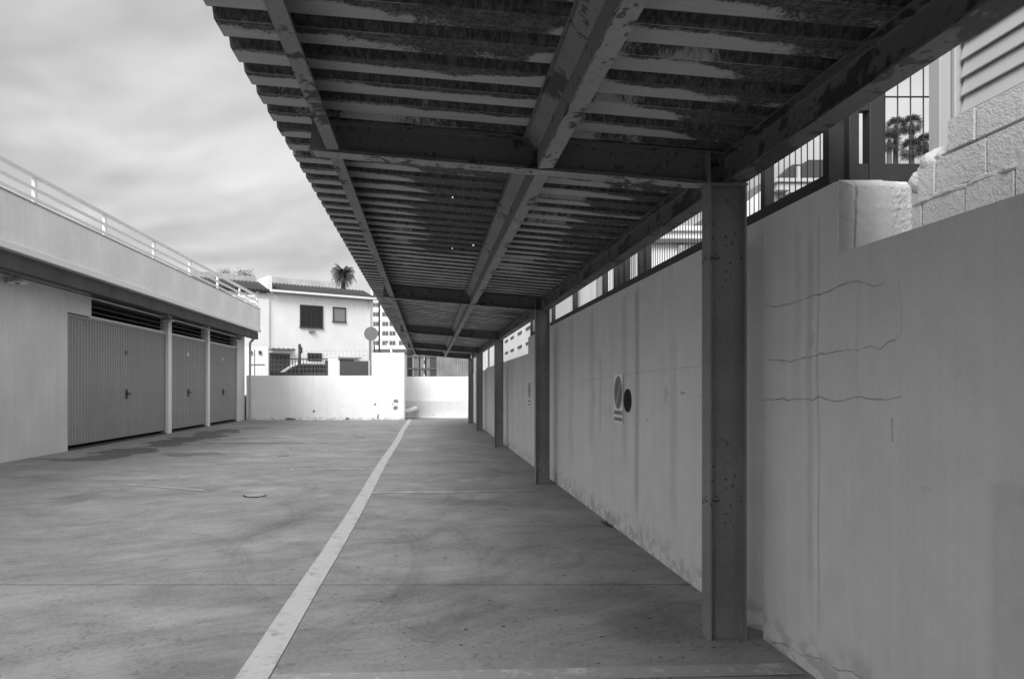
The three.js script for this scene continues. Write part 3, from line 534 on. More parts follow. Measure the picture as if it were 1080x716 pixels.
// ------------------------------------------------------------------ garage building on the left
{
  const FX = -7.04, gb = thing('garage_building', 'low rendered garage block with a roof terrace parapet along the left', 'garage', [-11, 0, -11]);
  add('wall', box(FX - 0.25, FX, 0, 3.33, -13.30, 9), M.garageWall, gb);
  add('wall', box(FX - 0.25, FX - 0.002, 2.715, 3.33, -14.24, -13.30), M.garageWall, gb);
  add('wall', box(FX - 0.25, FX, 0, 3.33, -26.1, -25.1), M.garageWall, gb);
  add('wall', box(-16, -15.75, 0, 3.33, -26.1, 4), M.garageWall, gb);
  add('wall', box(-15.75, FX - 0.25, 0, 3.33, -26.1, -25.85), M.garageWall, gb);
  add('wall', box(-15.75, FX - 0.25, 0, 3.33, 3.75, 4), M.garageWall, gb);
  for (const z of [-18.5, -21.78]) add('post', rbox(FX - 0.2, FX + 0.03, 0, 3.33, z - 0.12 * (z > -20 ? 1 : 0.8), z + 0.12 * (z > -20 ? 1 : 0.8), 0.01), M.whitePaint, gb);
  add('roof_slab', box(-16, -6.56, 3.335, 3.50, -26.1, 4), flat(0.4, 0.9), gb);
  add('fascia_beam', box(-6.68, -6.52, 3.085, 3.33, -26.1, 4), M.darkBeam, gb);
  add('ledge', rbox(-6.56, -6.415, 3.355, 3.475, -26.12, 4, 0.01), M.whitePaint, gb);
  add('parapet', box(-6.62, -6.45, 3.478, 4.235, -26.14, 4.05), M.parapet, gb);
  add('parapet', box(-15.9, -6.62, 3.478, 4.235, -26.14, -25.98), M.parapet, gb);
  add('coping', rbox(-6.64, -6.435, 4.237, 4.262, -26.16, 4.05, 0.006), plasterMat(0.42, 95, 0.2), gb);
  // ventilation grille over the doors
  const gr = add('vent_frame', box(FX - 0.14, FX - 0.06, 2.70, 2.745, -25.1, -14.24), M.palePaint, gb);
  for (const y of [2.83, 2.95, 3.07]) add('vent_bar', box(FX - 0.12, FX - 0.09, y, y + 0.014, -25.1, -14.24), flat(0.10, 0.6), gb);
  // ribbed up-and-over doors
  const doors = [[-13.32, -18.36, -16.0], [-18.62, -21.67, -20.1], [-21.89, -25.09, -23.5]];
  doors.forEach(([za, zb, zh], k) => {
    const pitch = 0.12, x0 = FX - 0.075, prof = [], n = Math.round((za - zb - 0.10) / pitch), pw = (za - zb - 0.10) / n;
    for (let i = 0; i < n; i++) for (const [q, d] of [[0, 0], [0.42, 0], [0.54, 0.02], [0.88, 0.02], [1, 0]]) if (q < 1 || i === n - 1) prof.push([za - 0.05 - (i + q) * pw, x0 + d]);
    const pos = [], idx = []; prof.forEach(([z, x]) => pos.push(x, 0.12, z, x, 2.64, z));
    for (let i = 0; i + 1 < prof.length; i++) { const a = 2 * i; idx.push(a, a + 2, a + 1, a + 1, a + 2, a + 3); }
    const g0 = new THREE.BufferGeometry(); g0.setAttribute('position', new THREE.Float32BufferAttribute(pos, 3)); g0.setIndex(idx);
    const g = metreUV(g0); g.computeVertexNormals();
    const d = add('door', g, M.door, gb); 
    add('frame', merge([box(x0 - 0.03, x0 + 0.03, 2.64, 2.698, zb, za), box(x0 - 0.03, x0 + 0.03, 0.07, 2.639, za - 0.055, za), box(x0 - 0.03, x0 + 0.03, 0.07, 2.639, zb, zb + 0.055), box(x0 - 0.02, x0 + 0.024, 0.095, 0.145, zb + 0.056, za - 0.056)]), flat(0.24, 0.55), d);
    add('handle', merge([rbox(x0 + 0.02, x0 + 0.05, 0.98, 1.20, zh - 0.035, zh + 0.035, 0.008), rbox(x0 + 0.045, x0 + 0.085, 1.08, 1.12, zh - 0.13, zh + 0.04, 0.008)]), M.darkPaint, d);
    add('vent_badge', new THREE.CylinderGeometry(0.05, 0.05, 0.012, 16).rotateZ(Math.PI / 2).translate(x0 + 0.026, k ? 2.22 : 2.06, zh), k ? M.whitePaint : flat(0.12), d);
  });
  add('sill', box(FX - 0.24, FX - 0.02, 0.001, 0.03, -25.1, -13.3), flat(0.05, 0.9), gb);
  // roof terrace railing
  const rl = thing('terrace_railing', 'white three-bar railing on top of the garage parapet', 'railing', [-6.53, 4.262, -11]);
  const RX = -6.53, post = rbox(-0.03, 0.03, 0, 0.44, -0.035, 0.035, 0.006);
  for (const z of [3.7, 1.3, -1.15, -3.6, -6.0, -8.45, -11.3, -13.75, -16.2, -18.65, -21.1, -23.55, -26.0]) put('post', post, M.whitePaint, rl, RX, 4.263, z);
  add('rail', rbox(RX - 0.045, RX + 0.045, 4.703, 4.765, -26.05, 3.8, 0.012), M.whitePaint, rl);
  add('rail', rbox(RX - 0.018, RX + 0.018, 4.50, 4.555, -26.03, 3.8, 0.008), M.whitePaint, rl);
  add('rail', rbox(RX - 0.018, RX + 0.018, 4.335, 4.385, -26.03, 3.8, 0.008), M.whitePaint, rl);
  const r2 = thing('terrace_railing', 'white railing across the far end of the garage roof terrace, before the tiled roof', 'railing', [-10, 4.235, -26.06]);
  for (const x of [-8.6, -10.7, -12.8, -15.0]) put('post', post, M.whitePaint, r2, x, 4.236, -26.06, Math.PI / 2);
  add('rail', rbox(-15.8, -6.60, 4.703, 4.765, -26.1, -26.02, 0.012), M.whitePaint, r2);
  add('rail', rbox(-15.8, -6.60, 4.50, 4.555, -26.08, -26.04, 0.008), M.whitePaint, r2);
  add('rail', rbox(-15.8, -6.60, 4.335, 4.385, -26.08, -26.04, 0.008), M.whitePaint, r2);
  // conduit, lamps, downpipe
  const cd = tag(add('conduit', bar(FX + 0.03, 3.10, -25.9, FX + 0.03, 3.10, 3.9, 0.022, 8), M.palePaint), 'pale conduit pipe running under the garage eaves past the lamps', 'pipe');
  const lampSpots = [[-11.4, 'white dish wall lamp on bare garage wall at the left edge'], [-18.0, 'white dish wall lamp above the wide garage door'], [-24.85, 'white dish wall lamp above the farthest garage door']];
  for (const [z, label] of lampSpots) {
    const l = thing('wall_lamp', label, 'lamp', [FX + 0.16, 3.0, z], 'lamps under the garage eaves');
    const sh = new THREE.LatheGeometry([[0.0, 0.10], [0.05, 0.098], [0.07, 0.06], [0.15, 0.005], [0.152, -0.01], [0.14, -0.012], [0.06, 0.045], [0, 0.05]].map(([a, b]) => new THREE.Vector2(a, b)), 20).translate(FX + 0.17, 2.99, z);
    add('shade', sh, M.whitePaint, l);
    add('bulb', new THREE.SphereGeometry(0.045, 12, 8).translate(FX + 0.17, 3.0, z), M.paleGlass, l);
    add('bracket', box(FX + 0.001, FX + 0.13, 3.05, 3.085, z - 0.02, z + 0.02), M.palePaint, l);
  }
  tag(add('downpipe', merge([bar(-6.80, 0, -25.98, -6.80, 2.95, -25.98, 0.045, 10), bar(-6.80, 2.95, -25.98, -6.66, 3.10, -25.98, 0.045, 10)]), M.galv), 'pale downpipe at the far corner of the garage', 'pipe');
}

// ------------------------------------------------------------------ wall across the back of the yard
{
  const mk = (w, h, x0, x1, y1, extra) => new THREE.MeshStandardMaterial({ map: grey(w, h, (u, v) => {
    const x = mix(x0, x1, u), y = v * y1, a = fbm(x * 1.2, y * 1.4 + 4, 4), b = fbm(x * 8, y * 9, 3), st = fbm(x * 10, y * 0.7, 3);
    let g = 0.79 * (1 - 0.10 * (a - 0.5) - 0.08 * (b - 0.5) - 0.10 * (st - 0.5));
    const course = Math.abs(((y / 0.2) % 1) - 0.5) > 0.44 ? 1 : 0; g *= 1 - 0.02 * course * fbm(x * 3, y * 20, 2) * 1.4;
    g *= 1 - 0.35 * sm(0.14, 0.02, y + 0.16 * (fbm(x * 5, y * 6 + 3, 4) - 0.5)) * sm(0.4, 0.6, fbm(x * 9, y * 14, 3)); return extra ? g * extra(x, y, b) : g; }), bumpMap: grey(512, 256, (u, v) => { const x = mix(x0, x1, u), y = v * y1; return 0.5 + 0.4 * (fbm(x * 10, y * 10, 3) - 0.5) - 0.12 * (Math.abs(((y / 0.2) % 1) - 0.5) > 0.45 ? 1 : 0); }, false), bumpScale: 0.006, roughness: 0.85 });
  const fit = (g, x0, x1, y1) => { g = metreUV(g); const p = g.attributes.position, uv = g.attributes.uv; for (let i = 0; i < p.count; i++) uv.setXY(i, (p.getX(i) - x0) / (x1 - x0), p.getY(i) / y1); return g; };
  const w1 = thing('yard_wall', 'low white painted wall across the back of the yard with a taller chipped pier', 'wall', [-4, 0, -26.25]);
  const m1 = mk(1024, 256, -7.0, -0.85, 2.6, (x, y, b) => {
    let k = 1; for (const [cx, cy, rx, ry] of [[-1.27, 0.72, 0.10, 0.06], [-1.25, 0.46, 0.08, 0.07], [-1.38, 0.62, 0.03, 0.03], [-2.05, 0.60, 0.04, 0.05], [-1.93, 0.12, 0.03, 0.1], [-3.1, 0.05, 0.1, 0.05], [-4.4, 0.34, 0.04, 0.05], [-5.3, 0.04, 0.2, 0.04]]) { const q = Math.hypot((x - cx) / rx, (y - cy) / ry) + 1.4 * (b - 0.5); if (q < 1) k *= 0.25; } return k; });
  add('wall_section', fit(box(-6.98, -2.18, 0, 1.705, -26.4, -26.12), -7, -0.85, 2.6), m1, w1, { uv: false });
  add('pier', fit(rbox(-2.176, -0.92, 0, 2.575, -26.44, -26.10, 0.02), -7, -0.85, 2.6), m1, w1, { uv: false });
  add('return_wall', box(-1.10, -0.925, 0, 2.56, -28.0, -26.45), M.whiteWall, w1);
  const w2 = thing('yard_wall', 'white wall with a ledge, set back behind the end of the carport', 'wall', [0.3, 0, -28.1]);
  const m2 = mk(512, 256, -0.95, 1.7, 1.8);
  add('wall_section', fit(box(-0.92, 1.66, 0, 1.70, -28.25, -28.02), -0.95, 1.7, 1.8), m2, w2, { uv: false });
  add('plinth', fit(box(-0.915, 1.645, 0, 0.70, -28.015, -27.95), -0.95, 1.7, 1.8), mk(512, 128, -0.95, 1.7, 1.8, () => 0.82), w2, { uv: false });
  add('kerb', rbox(-0.90, 1.60, 0, 0.085, -27.94, -27.78, 0.01), M.whitePaint, w2);
  const el = new THREE.TubeGeometry(new THREE.CatmullRomCurve3([[-0.93, 0.30, -27.2], [-0.80, 0.30, -27.2], [-0.62, 0.38, -27.3], [-0.52, 0.40, -27.9]].map((p) => new THREE.Vector3(...p))), 20, 0.10, 10);
  tag(add('drain_pipe', el, M.whitePaint), 'white drain pipe bend low in the corner beside the pier', 'pipe');
}

// ------------------------------------------------------------------ small things in the yard
{ // no-parking plates on the wall
  const mkSign = () => {
    const c = document.createElement('canvas'); c.width = 256; c.height = 400; const g = c.getContext('2d');
    g.fillStyle = '#fbfbfb'; g.fillRect(0, 0, 256, 400);
    g.fillStyle = '#6e6e6e'; g.beginPath(); g.ellipse(128, 150, 118, 138, 0, 0, 7); g.fill();
    g.fillStyle = '#555'; g.beginPath(); g.ellipse(128, 150, 92, 110, 0, 0, 7); g.fill();
    g.save(); g.beginPath(); g.ellipse(128, 150, 100, 118, 0, 0, 7); g.clip(); g.strokeStyle = '#979797'; g.lineWidth = 34; g.beginPath(); g.moveTo(205, 30); g.lineTo(60, 270); g.stroke(); g.restore();
    g.fillStyle = '#8c8c8c'; g.fillRect(8, 300, 240, 34); g.fillRect(8, 356, 240, 30);
    g.fillStyle = '#585858'; let x = 16; for (const w of [26, 18, 30, 22, 14, 28, 24, 18]) { g.fillRect(x, 306, w * 0.7, 20); x += w + 3; } x = 20; for (const w of [18, 28, 22, 24, 30, 16, 26]) { g.fillRect(x, 361, w * 0.7, 18); x += w + 5; }
    const t = new THREE.CanvasTexture(c); t.colorSpace = THREE.SRGBColorSpace; return t;
  };
  const sm1 = new THREE.MeshStandardMaterial({ map: mkSign(), roughness: 0.5 });
  const plate = (z, w, h, y, label) => {
    const s = thing('parking_sign', label, 'sign', [1.645, y, z], 'plates on the wall');
    const face = new THREE.PlaneGeometry(w, h).rotateY(-Math.PI / 2).translate(1.6405, y, z);
    add('backing', rbox(1.642, 1.6495, y - h / 2, y + h / 2, z - w / 2, z + w / 2, 0.002), M.palePaint, s); add('printed_face', face, sm1, s, { uv: false });
  };
  plate(-5.90, 0.27, 0.415, 1.142, 'faded no-parking plate on the wall beside the black disc');
  plate(-11.12, 0.27, 0.415, 1.142, 'small faded plate on the wall end just past the second column');
  const hole = thing('wall_disc', 'black round disc on the wall right of the no-parking plate', 'disc', [1.645, 1.13, -5.635]);
  add('rim', new THREE.TorusGeometry(0.092, 0.006, 8, 32).rotateY(Math.PI / 2).translate(1.646, 1.13, -5.635), M.darkPaint, hole);
  add('cap', new THREE.CylinderGeometry(0.09, 0.09, 0.012, 32).rotateZ(Math.PI / 2).translate(1.643, 1.13, -5.635), M.blackHole, hole);
}
{ // small round drain cover with a broken rim
  const dc = thing('drain_cover', 'small round drain cover with a dark broken rim in the open concrete', 'drain', [-1.99, 0, -7.8]);
  add('cover', new THREE.CylinderGeometry(0.115, 0.115, 0.006, 28).translate(-1.99, 0.0035, -7.83), flat(0.26, 0.85), dc);
  const pts = []; for (let i = 0; i <= 20; i++) { const a = mix(0.08, Math.PI - 0.08, i / 20); pts.push([-1.99 + Math.cos(a) * 0.13, -7.83 + Math.sin(a) * 0.085, 0.03 + 0.05 * Math.sin(i / 20 * Math.PI) * (0.5 + vn(i * 0.9, 3))]); }
  const s = new THREE.Shape(); pts.forEach(([x, z, w], i) => i ? s.lineTo(x, -z + w) : s.moveTo(x, -z + w)); [...pts].reverse().forEach(([x, z, w]) => s.lineTo(x, -z - w)); s.closePath();
  add('rim_gap', new THREE.ShapeGeometry(s).rotateX(-Math.PI / 2).translate(0, 0.0045, 0), M.blackHole, dc);
}
for (const [x, z, w, label] of [[-1.72, -17.1, 0.26, 'small iron access lid in the concrete, farther from the viewer'], [-2.63, -12.3, 0.2, 'small iron access lid in the concrete, nearer the middle of the yard']]) {
  const l = thing('access_lid', label, 'lid', [x, 0, z], 'iron lids in the yard');
  add('frame', box(x - w / 2, x + w / 2, 0.001, 0.006, z - w / 2, z + w / 2), flat(0.20, 0.7), l); add('lid', box(x - w / 2 + 0.02, x + w / 2 - 0.02, 0.002, 0.010, z - w / 2 + 0.02, z + w / 2 - 0.02), flat(0.13, 0.6), l);
}
{ // tuft of dry weeds and grit at the foot of the wall
  const w = thing('weed_tuft', 'small dry weed tuft at the foot of the rendered wall between the first two columns', 'weed', [1.61, 0, -6.12]);
  const pos = []; for (let i = 0; i < 26; i++) { const a = rnd() * 6.28, r = 0.01 + rnd() * 0.03, hx = 1.61 + Math.cos(a) * 0.025 * rnd(), hz = -6.12 + (rnd() - 0.5) * 0.2, t = 0.015 + 0.04 * rnd(); pos.push(hx - 0.004, 0.001, hz, hx + 0.004, 0.001, hz, hx + Math.cos(a) * r - 0.02, t, hz + Math.sin(a) * r); }
  const g = new THREE.BufferGeometry(); g.setAttribute('position', new THREE.Float32BufferAttribute(pos, 3)); g.computeVertexNormals(); add('blades', g, flat(0.06, 0.95, { side: THREE.DoubleSide }), w);
}

// ------------------------------------------------------------------ beyond the back wall
{ // two-storey white house, turned to the yard
  const D = new THREE.Vector3(0.841, 0, -0.541), N = new THREE.Vector3(0.541, 0, 0.841);
  const turn = Math.atan2(0.541, 0.841), O = new THREE.Vector3(-8.45, 0.9, -36);
  const H = thing('white_house', 'white two-storey house with tiled roof and shuttered window behind the yard', 'house', [O.x, O.y, O.z]); H.rotation.y = turn;
  // local: x along the facade, y absolute height - 0.9, z towards the viewer
  const P = (name, g, m, parent = H) => { const q = metreUV(g); const me = new THREE.Mesh(q, m); me.name = name; me.castShadow = me.receiveShadow = true; parent.add(me); return me; };
  const y = (v) => v - 0.9;
  P('wall', box(0, 6.25, 0, y(6.30), -7, 0), M.whiteWall);
  P('party_wall', rbox(-0.10, 0.16, y(6.2), y(7.12), -1.45, 0.12, 0.02), M.whiteWall);
  const tile = new THREE.CylinderGeometry(0.085, 0.085, 1.62, 8, 1, true, 0, Math.PI).rotateX(Math.PI / 2); // half-round cover tiles in runs up the slope
  const roof = P('roof', box(0.17, 6.42, 0, 0.06, -1.5, 0.32), flat(0.07, 0.9)); roof.rotation.x = 0.36; roof.position.set(0, y(6.36), 0);
  const tm = plasterMat(0.045, 121, 0.5, 0.004); 
  for (let i = 0; i < 29; i++) { const t = new THREE.Mesh(tile, tm); t.name = 'tile_run'; t.rotation.z = Math.PI / 2; const h2 = new THREE.Mesh(new THREE.CylinderGeometry(0.09, 0.09, 1.84, 8, 1), tm); h2.geometry.rotateX(Math.PI / 2); h2.name = 'tile_run'; h2.position.set(0.29 + i * 0.213, 0.065, -0.59); h2.castShadow = h2.receiveShadow = true; roof.add(h2); }
  P('parapet', box(0.17, 4.5, y(6.4), y(7.36), -1.75, -1.5), plasterMat(0.55, 1, 0.3));
  P('gutter', rbox(-0.05, 6.46, y(6.26), y(6.38), 0.30, 0.43, 0.03), M.whitePaint);
  P('downpipe', bar(6.0, 0, 0.06, 6.0, y(6.28), 0.06, 0.05, 8), M.palePaint);
  const win = (x0, x1, y0, y1, mat, slats) => {
    const w = P('window', merge([box(x0 - 0.05, x1 + 0.05, y(y1), y(y1) + 0.06, 0.001, 0.07), box(x0 - 0.05, x0, y(y0), y(y1) - 0.001, 0.001, 0.06), box(x1, x1 + 0.05, y(y0), y(y1) - 0.001, 0.001, 0.06), box(x0 - 0.08, x1 + 0.08, y(y0) - 0.06, y(y0) - 0.001, 0.001, 0.10)]), flat(0.05, 0.6));
    P('pane', box(x0, x1, y(y0), y(y1), 0.002, 0.02), mat, w);
    if (slats) for (let i = 0; i < slats; i++) P('slat', box(x0 + 0.01, x1 - 0.01, y(y0) + (i + 0.15) * (y1 - y0) / slats, y(y0) + (i + 0.8) * (y1 - y0) / slats, 0.021, 0.03), flat(0.022, 0.7), w);
    return w;
  };
  const w1 = win(1.80, 3.05, 4.55, 5.68, M.glass, 0); for (const x of [2.12, 2.425, 2.74]) P('glazing_bar', box(x - 0.02, x + 0.02, y(4.55), y(5.68), 0.021, 0.04), flat(0.03), w1);
  win(3.74, 4.44, 4.95, 5.68, M.paleGlass, 0);
  P('wall_vent', rbox(2.24, 2.58, y(4.26), y(4.43), 0.002, 0.16, 0.02), flat(0.25), H);
  win(2.24, 2.97, 2.45, 3.08, M.glass, 0);
  const dr = P('door', box(0.06, 1.16, 0.05, y(3.03), 0.002, 0.06), flat(0.035, 0.6)); for (let i = 0; i < 9; i++) P('slat', box(0.12 + i * 0.115, 0.17 + i * 0.115, 0.1, y(2.98), 0.061, 0.085), flat(0.075, 0.6), dr);
  const aw = P('awning', box(-0.02, 1.32, y(3.10), y(3.17), 0.002, 0.42), M.palePaint); for (let i = 0; i < 5; i++) P('tile', new THREE.CylinderGeometry(0.115, 0.13, 0.5, 10, 1, false, 0, Math.PI).rotateZ(Math.PI / 2).rotateY(-Math.PI / 2).translate(0.11 + i * 0.268, y(3.20), 0.26), flat(0.13, 0.9), aw);
  const a2 = P('canopy', box(3.94, 5.25, y(2.87), y(2.95), 0.002, 0.5), flat(0.3)); P('opening', box(4.0, 5.0, y(1.8), y(2.84), 0.001, 0.02), M.glass, a2);
}
{ // the next house of the row, mostly hidden by the garage
  const h = thing('terraced_house', 'neighbouring house with tiled roof and stone parapet, peeping over the garage railing', 'house', [-13.33, 0.9, -32.86]);
  h.rotation.y = Math.atan2(0.541, 0.841);
  const P = (name, g, m, parent = h) => { const q = metreUV(g); const me = new THREE.Mesh(q, m); me.name = name; me.castShadow = me.receiveShadow = true; parent.add(me); return me; };
  P('wall', box(-3, 5.8, 0, 5.3, -7, 0), M.whiteWall);
  const roof = P('roof', box(-3, 5.85, 0, 0.06, -1.6, 0.3), flat(0.06, 0.9)); roof.rotation.x = 0.36; roof.position.set(0, 5.42, 0);
  const tg = new THREE.CylinderGeometry(0.09, 0.09, 1.88, 8).rotateX(Math.PI / 2), tm = plasterMat(0.045, 131, 0.5, 0.004);
  for (let i = 0; i < 41; i++) { const t = new THREE.Mesh(tg, tm); t.name = 'tile_run'; t.position.set(-2.9 + i * 0.215, 0.07, -0.63); t.castShadow = t.receiveShadow = true; roof.add(t); }
  P('parapet', box(-3, 5.7, 5.5, 6.42, -1.95, -1.62), plasterMat(0.45, 141, 0.5, 0.02));
  const lampW = P('side_wall', box(4.2, 5.79, 0, 5.0, 0.001, 0.12), M.whiteWall);
}
{ // gate railing, pole, panel, mesh along the street edge
  const r = thing('street_railing', 'dark metal railing above the white back wall, before the parked car', 'railing', [-4.9, 1.70, -27.4]);
  add('rail', box(-5.62, -4.0, 2.38, 2.42, -27.42, -27.38), M.darkPaint, r); add('bottom_rail', box(-6.35, -4.0, 1.708, 1.86, -27.44, -27.36), M.darkPaint, r);
  const b = box(-0.011, 0.011, 1.86, 2.38, -0.011, 0.011); for (let x = -5.58; x < -4.02; x += 0.112) put('baluster', b, M.darkPaint, r, x, 0, -27.40);
  add('latch_post', rbox(-4.16, -4.04, 1.86, 2.34, -27.45, -27.35, 0.01), M.darkPaint, r);
  add('footing', box(-6.36, -4.0, 0.9, 1.706, -27.5, -27.3), M.whiteWall, r);
  const p = thing('gate_pole', 'black pole with a small bracket rising over the dark railing', 'pole', [-5.15, 0.9, -27.25]);
  add('shaft', rbox(-5.20, -5.10, 0.9, 2.98, -27.30, -27.20, 0.01), M.darkPaint, p); add('bracket', rbox(-5.10, -5.04, 2.62, 2.86, -27.28, -27.22, 0.01), M.darkPaint, p);
  const g = thing('metal_gate', 'solid dark gate panel behind the low wall, below the round sign', 'gate', [-2.9, 0.9, -26.9]);
  add('panel', rbox(-3.50, -2.38, 0.95, 2.29, -26.93, -26.87, 0.01), flat(0.055, 0.6), g); add('frame_post', rbox(-2.375, -2.30, 0.9, 2.31, -26.94, -26.86, 0.006), M.galv, g); add('frame_post', rbox(-3.56, -3.505, 0.9, 2.31, -26.94, -26.86, 0.006), M.whitePaint, g);
  const wp = thing('gate_pillar', 'white pillar between the dark railing and the gate panel', 'pillar', [-3.78, 0.9, -27.1]); add('shaft', rbox(-3.97, -3.58, 0.9, 2.44, -27.3, -26.95, 0.01), M.whiteWall, wp); add('cap', rbox(-4.0, -3.56, 2.441, 2.49, -27.33, -26.92, 0.01), M.whiteWall, wp);
  const mf = thing('wire_mesh_fence', 'thin grey wire mesh fence over the white back wall in front of the house', 'fence', [-4.5, 0.9, -27.05]);
  const wm = flat(0.30, 0.6), vw = bar(0, 1.70, 0, 0, 2.73, 0, 0.0032, 5); for (let x = -6.9; x < -2.25; x += 0.16) put('wire', vw, wm, mf, x, 0, -27.05);
  for (const yy of [1.80, 1.98, 2.16, 2.34, 2.52, 2.70]) add('wire', bar(-6.9, yy, -27.05, -2.22, yy, -27.05, 0.0032, 5), wm, mf);
  for (const x of [-6.9, -2.24]) add('post', bar(x, 0.9, -27.05, x, 2.75, -27.05, 0.022, 8), M.galv, mf);
  const sg = thing('road_sign', 'grey back of a round road sign on a pole before the white house', 'sign', [-2.46, 0.9, -29]);
  add('pole', bar(-2.50, 0.9, -29, -2.50, 3.72, -29, 0.045, 10), flat(0.22, 0.5), sg); add('disc', new THREE.CylinderGeometry(0.295, 0.295, 0.02, 32).rotateX(Math.PI / 2).translate(-2.44, 3.53, -28.94), flat(0.15, 0.5), sg);
  add('clamp', box(-2.56, -2.42, 3.50, 3.55, -28.955, -28.951), M.galv, sg);
  const bw = thing('garden_wall', 'white garden wall with two small dark wall lights beside the garage corner', 'wall', [-8.4, 0.9, -33]);
  add('wall', box(-9.6, -7.74, 0.9, 3.2, -33.1, -32.9), M.whiteWall, bw); for (const x of [-8.56, -8.12]) add('wall_light', rbox(x - 0.06, x + 0.06, 2.86, 3.02, -32.9, -32.78, 0.01), M.darkPaint, bw); add('rail', box(-8.6, -7.9, 2.34, 2.38, -32.899, -32.86), flat(0.2), bw);
  const lp = thing('lamp_post', 'thin dark lamp post standing before the distant apartment block', 'lamp', [-2.89, 0.9, -40]); add('shaft', bar(-2.89, 0.9, -40, -2.89, 6.4, -40, 0.05, 8), M.darkPaint, lp); add('base', bar(-2.89, 0.9, -40, -2.89, 1.2, -40, 0.09, 8), M.darkPaint, lp);
  const vt = new THREE.TubeGeometry(new THREE.CatmullRomCurve3([[-1.42, 2.56, -26.28], [-1.46, 2.72, -26.28], [-1.54, 2.84, -26.28], [-1.60, 2.95, -26.28]].map((q) => new THREE.Vector3(...q))), 14, 0.035, 8);
  tag(add('bent_pipe', vt, M.whitePaint), 'short bent white pipe on top of the chipped white pier', 'pipe');
  tag(add('pier_stake', rbox(-2.12, -2.06, 2.56, 2.86, -26.31, -26.25, 0.006), M.darkPaint), 'short black stake on the left end of the white pier', 'stake');
}
{ // parked white car on the street, seen over the wall
  const c = thing('parked_car', 'pale car parked on the street behind the dark railing, only its roof showing', 'car', [-5.55, 0.9, -30.5]);
  const s = new THREE.Shape(); s.moveTo(-1.9, 0.25); s.lineTo(-1.95, 0.62); s.quadraticCurveTo(-1.9, 0.82, -1.2, 0.88); s.quadraticCurveTo(-0.6, 1.40, -0.1, 1.44); s.lineTo(0.9, 1.42); s.quadraticCurveTo(1.5, 1.36, 1.75, 0.95); s.quadraticCurveTo(1.95, 0.9, 1.95, 0.6); s.lineTo(1.9, 0.25); s.closePath();
  add('body', new THREE.ExtrudeGeometry(s, { depth: 1.56, bevelEnabled: true, bevelSize: 0.05, bevelThickness: 0.08, bevelSegments: 3, curveSegments: 10 }).translate(-5.35, 0.9, -31.3), new THREE.MeshPhysicalMaterial({ color: grey3(0.42), roughness: 0.35, clearcoat: 1, clearcoatRoughness: 0.05 }), c);
  const w = new THREE.Shape(); w.moveTo(-1.02, 0.92); w.quadraticCurveTo(-0.6, 1.30, -0.1, 1.36); w.lineTo(0.9, 1.34); w.quadraticCurveTo(1.3, 1.3, 1.5, 0.96); w.closePath();
  add('side_window', new THREE.ExtrudeGeometry(w, { depth: 0.01, bevelEnabled: false }).translate(-5.35, 0.9, -29.657), M.glass, c);
  for (const dx of [-1.2, 1.2]) for (const z of [-29.74, -31.25]) { const wh = add('wheel', new THREE.CylinderGeometry(0.31, 0.31, 0.2, 24).rotateX(Math.PI / 2).translate(-5.35 + dx, 1.21, z), flat(0.02, 0.9), c); add('rim', new THREE.CylinderGeometry(0.2, 0.2, 0.012, 20).rotateX(Math.PI / 2).translate(-5.35 + dx, 1.21, z > -30 ? z + 0.107 : z - 0.107), M.galv, wh); }
}
{ // dark slatted fence and mesh above the set-back wall
  const f = thing('board_fence', 'dark board fence with a few pale posts above the set-back wall', 'fence', [-0.3, 1.70, -28.6]);
  for (const [x0, x1, v, t] of [[-0.90, -0.68, 0.02, 2.9], [-0.62, -0.46, 0.16, 2.9], [-0.42, -0.34, 0.03, 2.9], [-0.32, -0.20, 0.22, 2.9], [-0.17, -0.08, 0.03, 2.9], [-0.05, 0.03, 0.2, 2.9], [0.05, 0.34, 0.06, 2.9]]) add('board', box(x0, x1, 0.9, t, -28.72, -28.66), flat(v, 0.8), f);
  for (const yy of [2.0, 2.5]) add('rail', box(-0.9, 0.34, yy, yy + 0.07, -28.655, -28.62), flat(0.10, 0.8), f);
  const m = thing('wire_mesh_fence', 'square wire mesh fence above the set-back wall at the end of the carport', 'fence', [1.0, 1.70, -28.1]);
  const vw = bar(0, 1.70, 0, 0, 2.9, 0, 0.004, 5), wm = flat(0.06, 0.6); for (let x = 0.38; x < 1.7; x += 0.085) put('wire', vw, wm, m, x, 0, -28.12); for (let yy = 1.76; yy < 2.9; yy += 0.1) add('wire', bar(0.38, yy, -28.12, 1.70, yy, -28.12, 0.004, 5), wm, m);
  const g = thing('grey_building', 'plain grey wall of a building seen through the mesh past the carport', 'building', [3, 0.9, -48]);
  add('wall', box(-0.2, 8, 0.9, 6.2, -56, -48), plasterMat(0.26, 151, 0.2), g); add('roof', box(-0.4, 8.2, 6.2, 6.4, -56.2, -47.8), flat(0.12), g);
  const l = thing('low_building', 'low grey shed roofline in front of the apartment block', 'building', [-3.2, 0.9, -62]);
  add('wall', box(-5.2, -0.6, 0.9, 4.4, -66, -62), plasterMat(0.24, 161, 0.2), l); add('roof', box(-5.3, -0.5, 4.401, 4.75, -66.2, -61.8), flat(0.14, 0.9), l);
}
